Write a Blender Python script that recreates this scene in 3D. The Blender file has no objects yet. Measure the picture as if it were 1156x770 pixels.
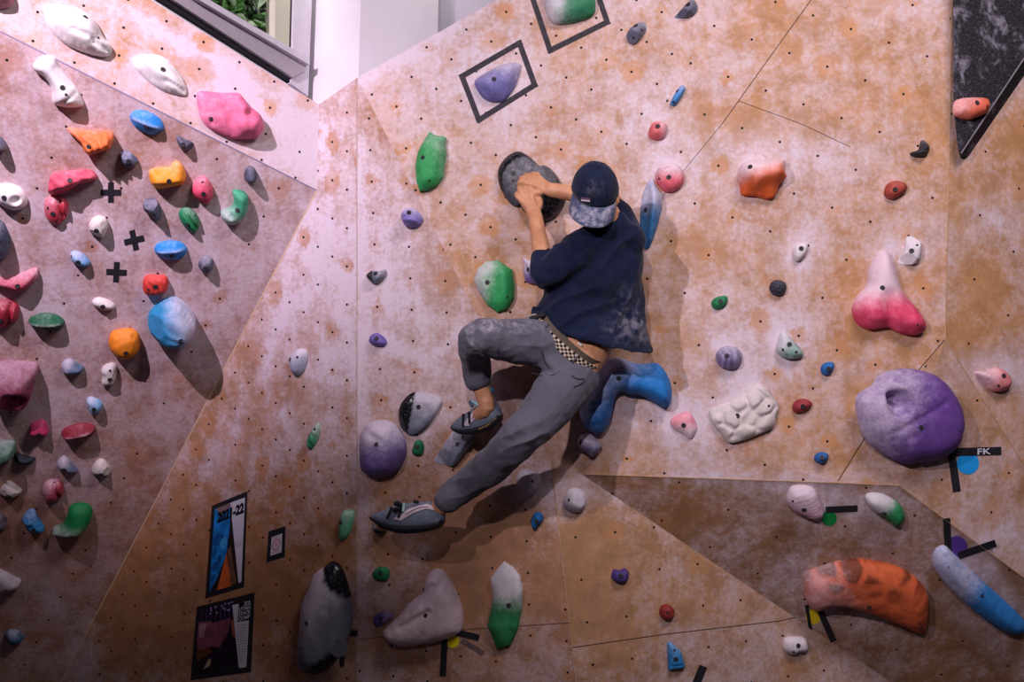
import bpy, bmesh, math, random
import numpy as np
from mathutils import Vector, Matrix, noise
from mathutils.geometry import delaunay_2d_cdt
random.seed(7)
SC = bpy.context.scene
COL = SC.collection
# ------------------------------------------------------------------ camera
F = 35.0/36.0*1156
PITCH = math.radians(10)
CAM = Vector((0, 0, 1.5))
RGT = Vector((1, 0, 0)); UPV = Vector((0, -math.sin(PITCH), math.cos(PITCH))); FWD = Vector((0, math.cos(PITCH), math.sin(PITCH)))
def ray(px, py): return RGT*((px-578)/F) + UPV*((385-py)/F) + FWD
def P3(px, py, d): return CAM + ray(px, py)*d
def cv(x, y, z): return RGT*x + UPV*y - FWD*z          # direction: x right, y up, z towards the camera
cd = bpy.data.cameras.new('camera'); cam = bpy.data.objects.new('camera', cd); COL.objects.link(cam)
cd.sensor_fit = 'HORIZONTAL'; cd.sensor_width = 36; cd.lens = 35; cd.clip_start = .05
cam.matrix_world = Matrix((( *[RGT[0], UPV[0], -FWD[0]], CAM[0]), (RGT[1], UPV[1], -FWD[1], CAM[1]), (RGT[2], UPV[2], -FWD[2], CAM[2]), (0,0,0,1)))
SC.camera = cam
SC.view_settings.view_transform = 'Standard'; SC.view_settings.look = 'None'
SC.view_settings.gamma = 1; SC.view_settings.use_curve_mapping = False
# ------------------------------------------------------------------ planes
class Plane:
    def __init__(s, a, b, c):
        s.o = (a+b+c)/3
        n = (b-a).cross(c-a).normalized()
        if n.dot(FWD) > 0: n = -n
        s.n = n
        s.e1 = (RGT - n*RGT.dot(n)).normalized()
        s.e2 = n.cross(s.e1).normalized()
        s.M = Matrix(((s.e1[0], s.e2[0], n[0], s.o[0]), (s.e1[1], s.e2[1], n[1], s.o[1]), (s.e1[2], s.e2[2], n[2], s.o[2]), (0,0,0,1)))
    def hit(s, px, py, off=0.0):
        r = ray(px, py)
        t = (s.o + s.n*off - CAM).dot(s.n)/r.dot(s.n)
        return CAM + r*t
    def depth(s, px, py): return (s.hit(px, py)-CAM).dot(FWD)
    def uv(s, px, py, off=0.0):
        q = s.hit(px, py, off) - s.o
        return Vector((q.dot(s.e1), q.dot(s.e2)))
    def uvp(s, q):
        q = q - s.o
        return Vector((q.dot(s.e1), q.dot(s.e2)))
    def w(s, u, v, z=0.0): return s.o + s.e1*u + s.e2*v + s.n*z
def srgb(h):
    h = h.lstrip('#'); o = []
    for i in (0, 2, 4):
        c = int(h[i:i+2], 16)/255
        o.append(c/12.92 if c <= .04045 else ((c+.055)/1.055)**2.4)
    return (*o, 1)
# ------------------------------------------------------------------ node helper
class NB:
    def __init__(s, name):
        m = bpy.data.materials.get(name) or bpy.data.materials.new(name)
        m.use_nodes = True; s.m = m; s.t = m.node_tree; s.t.nodes.clear()
        s.out = s.t.nodes.new('ShaderNodeOutputMaterial'); s.b = s.t.nodes.new('ShaderNodeBsdfPrincipled')
        s.t.links.new(s.b.outputs[0], s.out.inputs[0])
    def n(s, typ, **kw):
        x = s.t.nodes.new(typ)
        for k, v in kw.items(): setattr(x, k, v)
        return x
    def put(s, sock, v):
        if isinstance(v, bpy.types.NodeSocket): s.t.links.new(v, sock)
        elif v is not None: sock.default_value = v
    def math(s, op, a, b=None, c=None, clamp=False):
        x = s.n('ShaderNodeMath', operation=op, use_clamp=clamp)
        s.put(x.inputs[0], a)
        if b is not None: s.put(x.inputs[1], b)
        if c is not None: s.put(x.inputs[2], c)
        return x.outputs[0]
    def vm(s, op, a, b=None, scale=None):
        x = s.n('ShaderNodeVectorMath', operation=op)
        s.put(x.inputs[0], a)
        if b is not None: s.put(x.inputs[1], b)
        if scale is not None: s.put(x.inputs['Scale'], scale)
        return x.outputs['Value'] if op in ('DOT_PRODUCT', 'LENGTH') else x.outputs['Vector']
    def sm(s, v, a, b, lo=0.0, hi=1.0):
        x = s.n('ShaderNodeMapRange', interpolation_type='SMOOTHSTEP')
        s.put(x.inputs[0], v); s.put(x.inputs[1], a); s.put(x.inputs[2], b); s.put(x.inputs[3], lo); s.put(x.inputs[4], hi)
        return x.outputs[0]
    def mix(s, f, a, b):
        x = s.n('ShaderNodeMix', data_type='RGBA')
        s.put(x.inputs[0], f); s.put(x.inputs[6], a); s.put(x.inputs[7], b)
        return x.outputs[2]
    def noise(s, vec, scale, detail=3.0, rough=.55, dist=0.0):
        x = s.n('ShaderNodeTexNoise'); s.put(x.inputs['Vector'], vec)
        x.inputs['Scale'].default_value = scale; x.inputs['Detail'].default_value = detail
        x.inputs['Roughness'].default_value = rough; x.inputs['Distortion'].default_value = dist
        return x.outputs[0]
    def attr(s, name):
        x = s.n('ShaderNodeAttribute', attribute_name=name); return x
    def bump(s, h, strength, dist=.01):
        x = s.n('ShaderNodeBump'); x.inputs['Strength'].default_value = strength; x.inputs['Distance'].default_value = dist
        s.put(x.inputs['Height'], h); s.t.links.new(x.outputs[0], s.b.inputs['Normal'])
    def base(s, c, rough=.6, spec=.3, metal=0.0):
        s.put(s.b.inputs['Base Color'], c); s.put(s.b.inputs['Roughness'], rough)
        s.put(s.b.inputs['Specular IOR Level'], spec); s.put(s.b.inputs['Metallic'], metal)
CHALK = srgb('DCCFDC')
_mats = {}
def flat(name, col, rough=.6, spec=.3, metal=0.0, var=.0, scale=20, bump=0.0):
    if name in _mats: return _mats[name]
    b = NB(name); c = srgb(col)
    if var or bump:
        tc = b.n('ShaderNodeTexCoord').outputs['Object']; nz = b.noise(tc, scale, 4)
        if bump: b.bump(nz, bump, .004)
        if var: c = b.mix(b.sm(nz, .3, .7), tuple(x*(1-var) for x in c[:3])+(1,), tuple(min(1, x*(1+var)) for x in c[:3])+(1,))
    b.base(c, rough, spec, metal)
    _mats[name] = b.m; return b.m
def hold_mat(col, gloss=.62):
    key = 'hold_'+col+str(gloss)
    if key in _mats: return _mats[key]
    b = NB('hold plastic '+col); tc = b.n('ShaderNodeTexCoord').outputs['Object']
    n1 = b.noise(tc, 22, 5, .6); n2 = b.noise(tc, 90, 3, .6)
    c0 = srgb(col)
    c = b.mix(b.sm(n1, .3, .7), tuple(x*.86 for x in c0[:3])+(1,), tuple(min(1, x*1.1) for x in c0[:3])+(1,))
    ch = b.attr('chalk').outputs['Fac']; dk = b.attr('dark').outputs['Fac']
    pt = b.attr('patch').outputs['Fac']
    c = b.mix(b.math('MULTIPLY', pt, .75), c, tuple(x*.22 for x in c0[:3])+(1,))
    f = b.math('ADD', ch, b.math('MULTIPLY', b.math('ADD', b.math('SUBTRACT', n1, .5), b.math('MULTIPLY', b.math('SUBTRACT', n2, .5), .45)), .62))
    f = b.sm(f, .06, .95)
    dark = b.mix(b.sm(n2, .52, .72), (.008, .008, .011, 1), (.07, .065, .08, 1))
    c = b.mix(b.math('MULTIPLY', f, .84), c, CHALK)
    c = b.mix(dk, c, dark)
    b.base(c, b.math('SUBTRACT', gloss, b.math('MULTIPLY', dk, gloss-.22)), .35)
    b.bump(n2, .25, .003)
    _mats[key] = b.m; return b.m
# ------------------------------------------------------------------ objects
def tag(o, label, cat, group=None, kind=None):
    if label: o['label'] = label
    if cat: o['category'] = cat
    if group: o['group'] = group
    if kind: o['kind'] = kind
    return o
def empty(name, M=None):
    o = bpy.data.objects.new(name, None); COL.objects.link(o); o.empty_display_size = .05
    if M is not None: o.matrix_world = M
    return o
def mobj(name, verts, faces, mat, parent=None, M=None, smooth=True, uvs=None, attrs=None, fm=None):
    me = bpy.data.meshes.new(name); me.from_pydata([tuple(v) for v in verts], [], faces)
    for m in (mat if isinstance(mat, (list, tuple)) else [mat]): me.materials.append(m)
    if fm: me.polygons.foreach_set('material_index', fm)
    me.polygons.foreach_set('use_smooth', [smooth]*len(me.polygons))
    if uvs is not None:
        l = me.uv_layers.new(name='plane')
        for p in me.polygons:
            for li in p.loop_indices: l.data[li].uv = uvs[me.loops[li].vertex_index]
    for k, a in (attrs or {}).items():
        at = me.attributes.new(k, 'FLOAT', 'POINT'); at.data.foreach_set('value', [float(x) for x in a])
    me.update()
    o = bpy.data.objects.new(name, me); COL.objects.link(o)
    if M is not None: o.matrix_world = M
    if parent is not None: o.parent = parent
    return o
def prism(poly, z0, z1):
    n = len(poly)
    v = [(p[0], p[1], z0) for p in poly]+[(p[0], p[1], z1) for p in poly]
    a = sum(poly[i][0]*poly[(i+1) % n][1]-poly[(i+1) % n][0]*poly[i][1] for i in range(n))
    f = [list(range(n-1, -1, -1)), list(range(n, 2*n))]+[[i, (i+1) % n, n+(i+1) % n, n+i] for i in range(n)]
    if a < 0: f = [x[::-1] for x in f]
    return v, f
# ------------------------------------------------------------------ the faceted climbing wall
A = P3(403, 88, 4.30); C0 = P3(403, 770, 4.42)
PM = Plane(A, C0, P3(95, 720, 4.95))
J = PM.hit(360, 118); K = PM.hit(358, 215); N = PM.hit(95, 720)
G = P3(0, 35, 3.80)
PLL = Plane(K, N, G)
PLT = Plane(K, G, J)
B = P3(622, 520, 4.20)
PR1 = Plane(A, C0, B)
E = P3(1075, 0, 4.20)
PR2 = Plane(A, B, E)
H_ = PR2.hit(1067, 383)
PR4 = Plane(E, H_, P3(1260, 250, 4.42))
Q = PR2.hit(945, 545); C2 = PR1.hit(650, 770)
V_ = P3(1003, 768, 4.52)
PP = Plane(B, C2, V_)
Bp = PP.hit(656, 535)
PD = Plane(Bp, Q, V_)
S_ = PD.hit(1015, 548); Z_ = PD.hit(1156, 652)
PT = Plane(H_, Q, Z_+cv(0, 0, 0))
PT = Plane(H_, S_, Z_)
Y_ = PT.hit(1156, 525)
PR4 = Plane(E, H_, Y_)
for k_, p_ in (('LL', PLL), ('LT', PLT), ('M', PM), ('R1', PR1), ('R2', PR2), ('R4', PR4), ('T', PT), ('P', PP), ('D', PD)):
    print('FACET', k_, [round(p_.n.dot(a), 2) for a in (RGT, UPV, -FWD)])
print('DEPTH', [round((q-CAM).dot(FWD), 2) for q in (J, K, N, G, Q, S_, Z_, Y_, V_, C2, Bp)])
facets = {'LL': PLL, 'LT': PLT, 'M': PM, 'R1': PR1, 'R2': PR2, 'R4': PR4, 'T': PT, 'P': PP, 'D': PD}
facets['R2a'] = facets['R2b'] = PR2
# stains of chalk (px centre, radii, rotation in degrees, strength); negative = worn clean
SM = [(440,330,60,110,0,.22),(412,180,26,70,0,.2),(690,430,16,40,0,.0),(80,640,190,150,0,-.28),(300,660,120,120,0,-.26),(540,650,130,110,0,-.26),(480,560,60,60,0,-.15),(1000,330,140,120,0,-.10),(700,640,120,110,0,-.1),(230,700,150,90,0,-.12),(560,650,110,90,0,-.22),(520,540,60,60,0,-.1),(300,180,40,160,20,.15),(380,160,30,120,0,.2),(440,300,60,90,0,.14),(530,120,70,70,0,.12),(800,300,90,60,0,.1),(742,140,42,34,0,.35),(757,190,42,40,0,.4),(862,178,70,38,0,.5),(903,278,40,28,0,.5),(1030,280,44,26,-20,.45),(823,395,50,38,0,.45),(888,388,42,38,0,.45),
 (838,438,60,24,-30,.5),(772,475,45,36,0,.55),(1120,412,52,26,-15,.6),(915,556,60,26,10,.5),(985,570,40,24,0,.35),(1095,630,30,46,35,.55),(1130,660,12,50,-40,.3),(646,560,30,30,0,.5),
 (940,650,40,20,0,.1),(455,396,70,9,25,.55),(500,392,40,8,-35,.6),(470,440,60,26,0,.25),(500,470,40,22,-30,.45),(430,70,60,16,-30,.5),(500,35,80,14,-30,.55),(570,560,30,30,0,.2),(596,543,32,30,0,.3),
 (610,600,14,40,35,.2),(460,350,60,40,0,.15),(470,640,44,24,-50,.5),(560,690,22,60,0,.25),(590,660,20,40,0,.3),(700,480,40,30,0,.3),(664,500,34,24,0,.5),(520,560,9,50,-35,.35),(440,300,50,60,0,.3),
 (740,130,50,50,0,.1),(900,640,40,20,0,.15),(1000,610,50,16,20,.15),(1120,720,20,60,-45,.2),(1140,600,10,50,-45,.35),(700,560,40,10,5,.3),(800,540,60,8,2,.3),(880,300,26,10,0,.1),
 (270,470,9,44,10,.45),(310,455,7,30,-30,.5),(250,500,8,40,8,.45),(330,480,10,40,0,.35),(300,410,9,50,15,.4),(255,560,8,20,20,.4),(285,530,7,34,0,.35),(360,440,30,80,0,.25),(380,330,30,120,0,.3),(350,250,40,120,0,.35),(320,350,30,60,30,.3),(218,590,8,30,20,.35),(235,520,10,40,20,.35),(310,520,8,30,10,.35),
 (300,120,90,16,30,.5),(220,60,120,14,32,.55),(180,90,50,20,30,.2),(70,250,60,40,0,.18),(120,200,40,30,0,.22),(150,310,60,40,0,.15),(60,330,50,40,0,.15),(95,730,24,60,10,.35),(60,680,20,12,20,.35),(25,480,60,40,0,.15),(110,540,60,20,0,.15),
 (1140,80,30,20,0,.2),(1095,260,20,60,30,.2),(1125,250,24,10,20,.25),(960,420,50,14,-20,.25),(900,480,60,10,-35,.2),(1050,300,12,40,10,.1),(980,180,60,16,-40,.2),(930,60,40,60,0,.12),(640,130,50,80,0,.15),(560,60,90,40,-25,.2),
 (405,400,10,300,0,.25),(412,520,8,200,0,.25),(1040,760,60,30,0,-.1),(700,700,60,40,0,-.05),(430,140,30,60,-25,-.22),(560,290,60,24,20,-.1),(1110,330,40,60,0,-.2),(1120,160,30,40,0,-.1),(480,640,40,20,0,-.15)]
SMR = []
for (x, y, a, b, r, s) in SM:
    r = math.radians(r); SMR.append((x, y, a, b, math.cos(r), math.sin(r), s))
def to_px(p):
    q = p-CAM; d = q.dot(FWD)
    return 578+q.dot(RGT)/d*F, 385-q.dot(UPV)/d*F
def smudge(x, y):
    t = 0
    for (cx, cy, a, b, c, s, k) in SMR:
        dx = x-cx; dy = y-cy; u = (dx*c+dy*s)/a; v = (-dx*s+dy*c)/b
        q = u*u+v*v
        if q < 5: t += k*math.exp(-q*1.3)
    return t
def wall_mat(name, pl, anchor, U, V, level, wood='BC8A62', tone=1.0, chs=.74):
    a0 = pl.uv(*anchor)
    U = pl.uv(anchor[0]+U[0], anchor[1]+U[1])-a0; V = pl.uv(anchor[0]+V[0], anchor[1]+V[1])-a0
    det = U.x*V.y-U.y*V.x
    As = (V.y/det, -V.x/det, 0); Bs = (-U.y/det, U.x/det, 0)
    b = NB(name)
    uv = b.n('ShaderNodeUVMap', uv_map='plane').outputs[0]
    p = b.vm('SUBTRACT', uv, (a0.x, a0.y, 0))
    a = b.vm('DOT_PRODUCT', p, As); c = b.vm('DOT_PRODUCT', p, Bs)
    ra = b.math('ROUND', a); rc = b.math('ROUND', c)
    fa = b.math('SUBTRACT', a, ra); fc = b.math('SUBTRACT', c, rc)
    vec = b.vm('ADD', b.vm('SCALE', (U.x, U.y, 0), scale=fa), b.vm('SCALE', (V.x, V.y, 0), scale=fc))
    r = b.vm('LENGTH', vec)
    cmb = b.n('ShaderNodeCombineXYZ'); b.put(cmb.inputs[0], ra); b.put(cmb.inputs[1], rc)
    wn = b.n('ShaderNodeTexWhiteNoise', noise_dimensions='2D'); b.put(wn.inputs['Vector'], cmb.outputs[0])
    sep = b.n('ShaderNodeSeparateColor'); b.put(sep.inputs[0], wn.outputs['Color'])
    off = b.vm('ADD', uv, (pl.o.x*3.7, pl.o.z*5.1, pl.o.y))
    n1 = b.noise(off, 2.6, 5, .6, .25); n2 = b.noise(off, 10, 6, .68, .25); n3 = b.noise(off, 55, 4, .65); n4 = b.noise(off, 210, 2, .6)
    # stretched noise = rubbed streaks
    mp = b.n('ShaderNodeMapping'); b.put(mp.inputs[0], off); mp.inputs['Rotation'].default_value = (0, 0, 1.1); mp.inputs['Scale'].default_value = (18, 3.2, 1)
    n5 = b.noise(mp.outputs[0], 1.0, 4, .6, .4)
    rr = b.math('ADD', r, b.math('MULTIPLY', b.math('ADD', b.math('SUBTRACT', n2, .5), b.math('MULTIPLY', b.math('SUBTRACT', n3, .5), .5)), .11))
    R = b.math('MULTIPLY_ADD', sep.outputs[0], .035, .018)
    halo = b.sm(rr, b.math('MULTIPLY', R, .5), b.math('MULTIPLY', R, 1.5), 1.0, 0.0)
    halo = b.math('MULTIPLY', halo, b.sm(sep.outputs[1], .35, .95))
    def dv(n, k): return b.math('MULTIPLY', b.math('SUBTRACT', n, .5), k)
    s = b.math('ADD', b.math('ADD', dv(n1, 1.35), dv(n2, .95)), b.math('ADD', dv(n5, .45), b.math('ADD', dv(n3, .7), dv(n4, .45))))
    ch = b.sm(s, -.34-level, .46-level)
    at = b.attr('chalk').outputs['Fac']
    at = b.math('MULTIPLY', at, b.math('MULTIPLY_ADD', n5, 1.1, b.math('MULTIPLY', n2, .7)))
    ch = b.math('ADD', b.math('MULTIPLY', ch, chs), b.math('MULTIPLY', at, 1.25), clamp=True)
    ch = b.math('MULTIPLY', ch, b.math('SUBTRACT', 1.0, b.math('MULTIPLY', halo, .7)))
    ch = b.math('MULTIPLY', ch, b.math('MULTIPLY_ADD', n3, .8, .62), clamp=True)
    w0 = srgb(wood); d = lambda k: tuple(min(1, x*k*tone) for x in w0[:3])+(1,)
    w = b.mix(b.sm(n2, .3, .7), d(.78), d(1.12))
    w = b.mix(b.math('MULTIPLY', b.sm(n4, .5, .75), .4), w, d(.55))
    w = b.mix(b.math('MULTIPLY', halo, .35), w, tuple(min(1, x*y*tone) for x, y in zip(w0[:3], (1.35, 1.15, .9)))+(1,))
    col = b.mix(ch, w, srgb('D4C3D0'))
    # specks
    col = b.mix(b.math('MULTIPLY', b.sm(n4, .62, .78), .35), col, d(.5))
    hole = b.sm(r, .0042, .0068, 1.0, 0.0)
    hole = b.math('MULTIPLY', hole, b.math('GREATER_THAN', sep.outputs[2], .1))
    col = b.mix(hole, col, (.012, .008, .008, 1))
    b.base(col, .72, .18)
    b.bump(b.math('SUBTRACT', n3, b.math('MULTIPLY', hole, 3.0)), .16, .006)
    return b.m
def facet_obj(name, pl, tris, mat, label, step=.028):
    verts, faces, idx = [], [], {}
    def vid(p):
        k = (round(p.x, 4), round(p.y, 4), round(p.z, 4))
        if k not in idx: idx[k] = len(verts); verts.append(p)
        return idx[k]
    for a, b, c in tris:
        if (b-a).cross(c-a).dot(pl.n) < 0: b, c = c, b
        n = max(2, int(max((b-a).length, (c-a).length, (c-b).length)/step))
        g = {}
        for i in range(n+1):
            for j in range(n+1-i): g[i, j] = vid(a+(b-a)*(i/n)+(c-a)*(j/n))
        for i in range(n):
            for j in range(n-i):
                faces.append((g[i, j], g[i+1, j], g[i, j+1]))
                if i+j < n-1: faces.append((g[i+1, j], g[i+1, j+1], g[i, j+1]))
    # back of the plywood and its outer rim
    edges = {}
    key = lambda p: (round(p.x, 3), round(p.y, 3), round(p.z, 3))
    for t in tris:
        if (t[1]-t[0]).cross(t[2]-t[0]).dot(pl.n) < 0: t = (t[0], t[2], t[1])
        k = len(verts); verts += [p-pl.n*.02 for p in t]; faces.append((k+2, k+1, k))
        for i in range(3):
            a, b = t[i], t[(i+1) % 3]; e = tuple(sorted((key(a), key(b))))
            edges[e] = None if e in edges else (a, b)
    for ab in edges.values():
        if ab:
            k = len(verts); a, b = ab; verts += [a, a-pl.n*.02, b-pl.n*.02, b]; faces.append((k, k+1, k+2, k+3))
    att = [smudge(*to_px(p)) for p in verts]
    uvs = [tuple(pl.uvp(p)) for p in verts]
    o = mobj(name, verts, faces, mat, smooth=False, uvs=uvs, attrs={'chalk': att})
    return tag(o, label, 'climbing wall', None, 'structure')
def below(pl, px, py, z=-.02):                 # continue the line through a pixel straight down its facet to the floor
    p = pl.hit(px, py); return p
def fall(a, b, z=0.0):                         # extend a->b until height z
    t = (z-a.z)/(b.z-a.z); return a+(b-a)*t
C1 = fall(A, C0); N1 = fall(K, N); P1 = fall(B, C2); V1 = fall(Bp, V_); Z1 = Z_ + (V1-V_)*1.0
Yr = H_+(Y_-H_)*1.7; Zr = S_+(Z_-S_)*1.5; Z2 = Zr+(V1-V_)*1.0
LLb = fall(G, PLL.hit(-60, 700))
Gl = G + (G-K)*.55
LLbl = LLb + (LLb-N1)*.35
I_ = PR2.hit(581, 439)
top = lambda x, y: PR2.hit(x, y)
TP = [top(760, -112), top(917, -200), top(1077, -200)]
LTt = [PLT.hit(170, 0), PLT.hit(0, -105), PLT.hit(-190, -225)]
def fan(*p): return [(p[0], p[i], p[i+1]) for i in range(1, len(p)-1)]
mLL = wall_mat('left panel plywood', PLL, (244.8, 179.7), (70, 33), (-17, 33), .10, wood='AE7F6C')
mLT = wall_mat('upper left plywood', PLT, (183, 55), (42, 23), (-5, 31), .20, tone=1.05)
mM = wall_mat('corner plywood', PM, (391.7, 170.8), (-16.6, 32.8), (0, 43.5), .0, wood='AE7D58')
mR1 = wall_mat('middle plywood', PR1, (463.2, 314.3), (39.5, 3), (1.5, 35.5), .02, wood='B08264')
mR2a = wall_mat('main left plywood', PR2, (509.5, 66.9), (45, -20), (-17, 33.5), .03)
mR2b = wall_mat('main right plywood', PR2, (891.2, 59.9), (42.7, 15.4), (-26.7, 42.4), -.03)
mR4 = wall_mat('right plywood', PR4, (1150.4, 213), (37, 41), (-44, 30), -.04)
mT = wall_mat('triangle plywood', PT, (1063.4, 541.6), (56, 37), (-20, 45), -.06, wood='B68866')
mP = wall_mat('lower plywood', PP, (656.3, 654.7), (44.5, -6), (6.5, 48), -.06, wood='B48866')
mD = wall_mat('shaded lower plywood', PD, (1007.7, 624.9), (53, 30), (-24, 41), -.10, wood='9A7050')  # darker wood colour adds to the shade of this undercut facet
facet_obj('wall_left', PLL, [(K, LLb, N1), (K, G, LLb), (G, Gl, LLbl), (G, LLbl, LLb)], mLL, 'lower left climbing wall panel leaning out, crowded with coloured holds')
facet_obj('wall_left_upper', PLT, [(G, LTt[0], K), (K, LTt[0], J), (G, LTt[1], LTt[0]), (G, LTt[2], LTt[1]), (G, Gl, LTt[2])], mLT, 'bright strip of wall below the window above the left panel seam')
facet_obj('wall_corner', PM, [(J, K, A), (K, N1, C1), (K, C1, A)], mM, 'narrow wall facet with the posters beside the left panel', .018)
facet_obj('wall_middle', PR1, fan(A, I_, B, P1, C1), mR1, 'tall facet right of the vertical crease behind the climber legs')
facet_obj('wall_back_left', PR2, fan(A, I_, TP[1], TP[0]), mR2a, 'upper part of the big chalky panel around the tape frames')
facet_obj('wall_back_right', PR2, fan(I_, B, Bp, Q, H_, TP[2], TP[1]), mR2b, 'big chalky main panel right of the climber')
facet_obj('wall_right', PR4, fan(H_, TP[2], PR4.hit(1300, -200), PR4.hit(1340, 250), Yr)+[], mR4, 'orange plywood facet at the right edge with the black wedge')
facet_obj('wall_right_lower', PT, [(H_, Q, S_), (H_, S_, Z_), (H_, Z_, Y_), (Y_, Z_, Zr), (Y_, Zr, Yr)], mT, 'triangular plywood facet below the purple ball')
facet_obj('wall_lower_left', PP, [(B, Bp, V_), (B, V_, C2), (C2, V_, V1), (C2, V1, P1)], mP, 'lower plywood facet with the seam and the small holds')
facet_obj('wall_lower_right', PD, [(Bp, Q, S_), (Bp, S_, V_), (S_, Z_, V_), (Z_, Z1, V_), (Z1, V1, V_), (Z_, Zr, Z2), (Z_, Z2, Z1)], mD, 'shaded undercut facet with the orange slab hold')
# seams and plywood edges
mSeam = flat('dark seam line', '3A2A22', .9); mEdge = flat('plywood edge', 'BC9878', .7, var=.15, scale=30)  # panel joints are drawn as thin dark strips
def strip3(name, pts, w, mat, n, parent, lift=.0012):
    vs, fs = [], []
    for i, p in enumerate(pts):
        t = (pts[min(i+1, len(pts)-1)]-pts[max(i-1, 0)]).normalized(); s = t.cross(n).normalized()
        for q in (p-s*w/2+n*lift, p+s*w/2+n*lift, p+s*w/2-n*.002, p-s*w/2-n*.002): vs.append(q)
    for i in range(len(pts)-1):
        a = 4*i; b = a+4
        for k in range(4): fs.append((a+k, a+(k+1) % 4, b+(k+1) % 4, b+k))
    fs += [(3, 2, 1, 0), tuple(len(vs)-4+k for k in range(4))]
    o = mobj(name, vs, fs, mat, smooth=False); o.parent = bpy.data.objects[parent]; return o
def seam(pl, pts, parent, w=.003, mat=None, name='panel_seam'): return strip3(name, [pl.hit(*p) for p in pts], w, mat or mSeam, pl.n, parent)
seam(PR2, [(917, -2), (888, 38), (815, 140)], 'wall_back_right'); seam(PR2, [(815, 140), (745, 225)], 'wall_back_right', .0018)
seam(PR2, [(834, 114), (905, 140), (960, 166)], 'wall_back_right', .0018)
seam(PR2, [(1066, 384), (1025, 432)], 'wall_back_right'); seam(PR2, [(985, 480), (946, 543)], 'wall_back_right')
seam(PP, [(646, 731), (750, 716), (880, 701), (911, 694)], 'wall_lower_left', .0028)
seam(PP, [(944, 728), (957, 790)], 'wall_lower_left', .004, mEdge)
seam(PR1, [(404, 722), (470, 715), (548, 709), (644, 703)], 'wall_middle', .002)
strip3('edge_strip', [A, C0, C1], .004, flat('rubbed plywood edge', 'B59A8C', .8, var=.2, scale=40), (PM.n+PR1.n).normalized(), 'wall_middle')
strip3('edge_strip', [B, C2, P1], .0042, mEdge, PP.n, 'wall_lower_left')
strip3('edge_strip', [Bp+(Q-Bp)*.02, Q, S_], .0036, mEdge, PR2.n, 'wall_back_right', .002)
strip3('edge_strip', [S_, Z_, Zr], .0042, mEdge, PT.n, 'wall_right_lower', .002)
strip3('edge_strip', [H_, Y_, Yr], .0042, mEdge, PT.n, 'wall_right_lower', .002)
strip3('edge_strip', [H_, E, TP[2]], .0036, mEdge, (PR2.n+PR4.n).normalized(), 'wall_back_right', .002)
strip3('edge_strip', [G, K], .005, mEdge if False else flat('lavender seam', '8F85A0', .7), (PLL.n+PLT.n).normalized(), 'wall_left', .001)
strip3('edge_strip', [K, N, N1], .0055, flat('pale plywood edge', 'D8B896', .7), (PLL.n+PM.n).normalized(), 'wall_corner', .002)
# ------------------------------------------------------------------ room: floor, pillar, walls and window behind the climbing wall
def box_world(name, corners_xy, z0, z1, mat, label, cat='wall', parent=None):
    v, f = prism(corners_xy, z0, z1)
    o = mobj(name, v, f, mat, smooth=False)
    return tag(o, label, cat, None, 'structure')
mWhite = flat('white painted plaster', 'D9D3DA', .8, .2, var=.03, scale=6)
mLav = flat('lavender grey plaster', 'BDB5C4', .8, .2, var=.03, scale=5)
def xy(px, d, py=60): p = P3(px, py, d); return Vector((p.x, p.y))
e0, e1, e2 = xy(405.5, 5.0), xy(341, 5.25), xy(494, 5.3)
box_world('pillar', [e0, e2, e2+Vector((.0, .5)), e1+(e2-e0)+Vector((-.2, .3)), e1], 2.3, 4.6, mWhite, 'white square pillar rising behind the top of the wall corner', 'pillar')
w0, w1 = xy(480, 5.5), xy(760, 5.6)
box_world('wall_back', [w0, w1, w1+Vector((0, .1)), w0+Vector((0, .1))], 2.3, 4.6, mLav, 'pale lavender wall showing above the sloping top of the main panel')
box_world('floor', [Vector((-4, -1.5)), Vector((4, -1.5)), Vector((4, 6.5)), Vector((-4, 6.5))], -.12, 0, flat('grey matting', '4B4A50', .9, .2, var=.1), 'dark grey padded matting below the wall', 'floor')
# window plane
w_a = P3(338, 100, 5.1); w_b = P3(170, 0, 4.30)
wd = Vector((w_a.x-w_b.x, w_a.y-w_b.y, 0)).normalized()
PW = Plane(w_a, w_a+wd, w_a+Vector((0, 0, 1)))
if PW.n.x < 0: PW.n = -PW.n
PW.e1 = wd; PW.e2 = Vector((0, 0, 1)); nn = PW.e1.cross(PW.e2)
PW.n = nn if nn.dot(FWD) < 0 else -nn
def wpoly(name, pts, z0, z1, mat, parent=None):
    q = [PW.uv(*p) for p in pts]
    a = sum(q[i].x*q[(i+1) % len(q)].y-q[(i+1) % len(q)].x*q[i].y for i in range(len(q)))
    v, f = prism(q, z0, z1)
    o = mobj(name, [PW.w(*x) for x in v], f, mat, smooth=False)
    bm = bmesh.new(); bm.from_mesh(o.data); bmesh.ops.recalc_face_normals(bm, faces=bm.faces); bm.to_mesh(o.data); bm.free()
    if parent: o.parent = parent
    return o
win = empty('window_1'); tag(win, 'grey framed window behind the top of the left wall', 'window', None, 'structure')
mFr = flat('grey window frame', 'A79FA6', .5, .4, var=.05); mFr2 = flat('pale window frame', 'C9C3CC', .5, .4, var=.04); mGr = flat('olive window frame', 'B9B9A2', .5, .4)
wpoly('window_rail', [(150, -30), (205, 0), (337, 76), (337, 82), (322, 90), (160, -14)], -.02, .05, mFr, win)
wpoly('window_rail_lip', [(196, -10), (205, -6), (337, 70), (337, 77), (205, 1)], -.02, .075, mFr2, win)
wpoly('window_jamb', [(306, -40), (324, -40), (321, 65), (305, 54)], -.03, .03, mGr, win)
wpoly('window_gap', [(323, -40), (327, -40), (324, 66), (321, 64)], -.03, .02, flat('window gap black', '1C1B1E', .8), win)  # solid black strips fill the gaps of the frame
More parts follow.
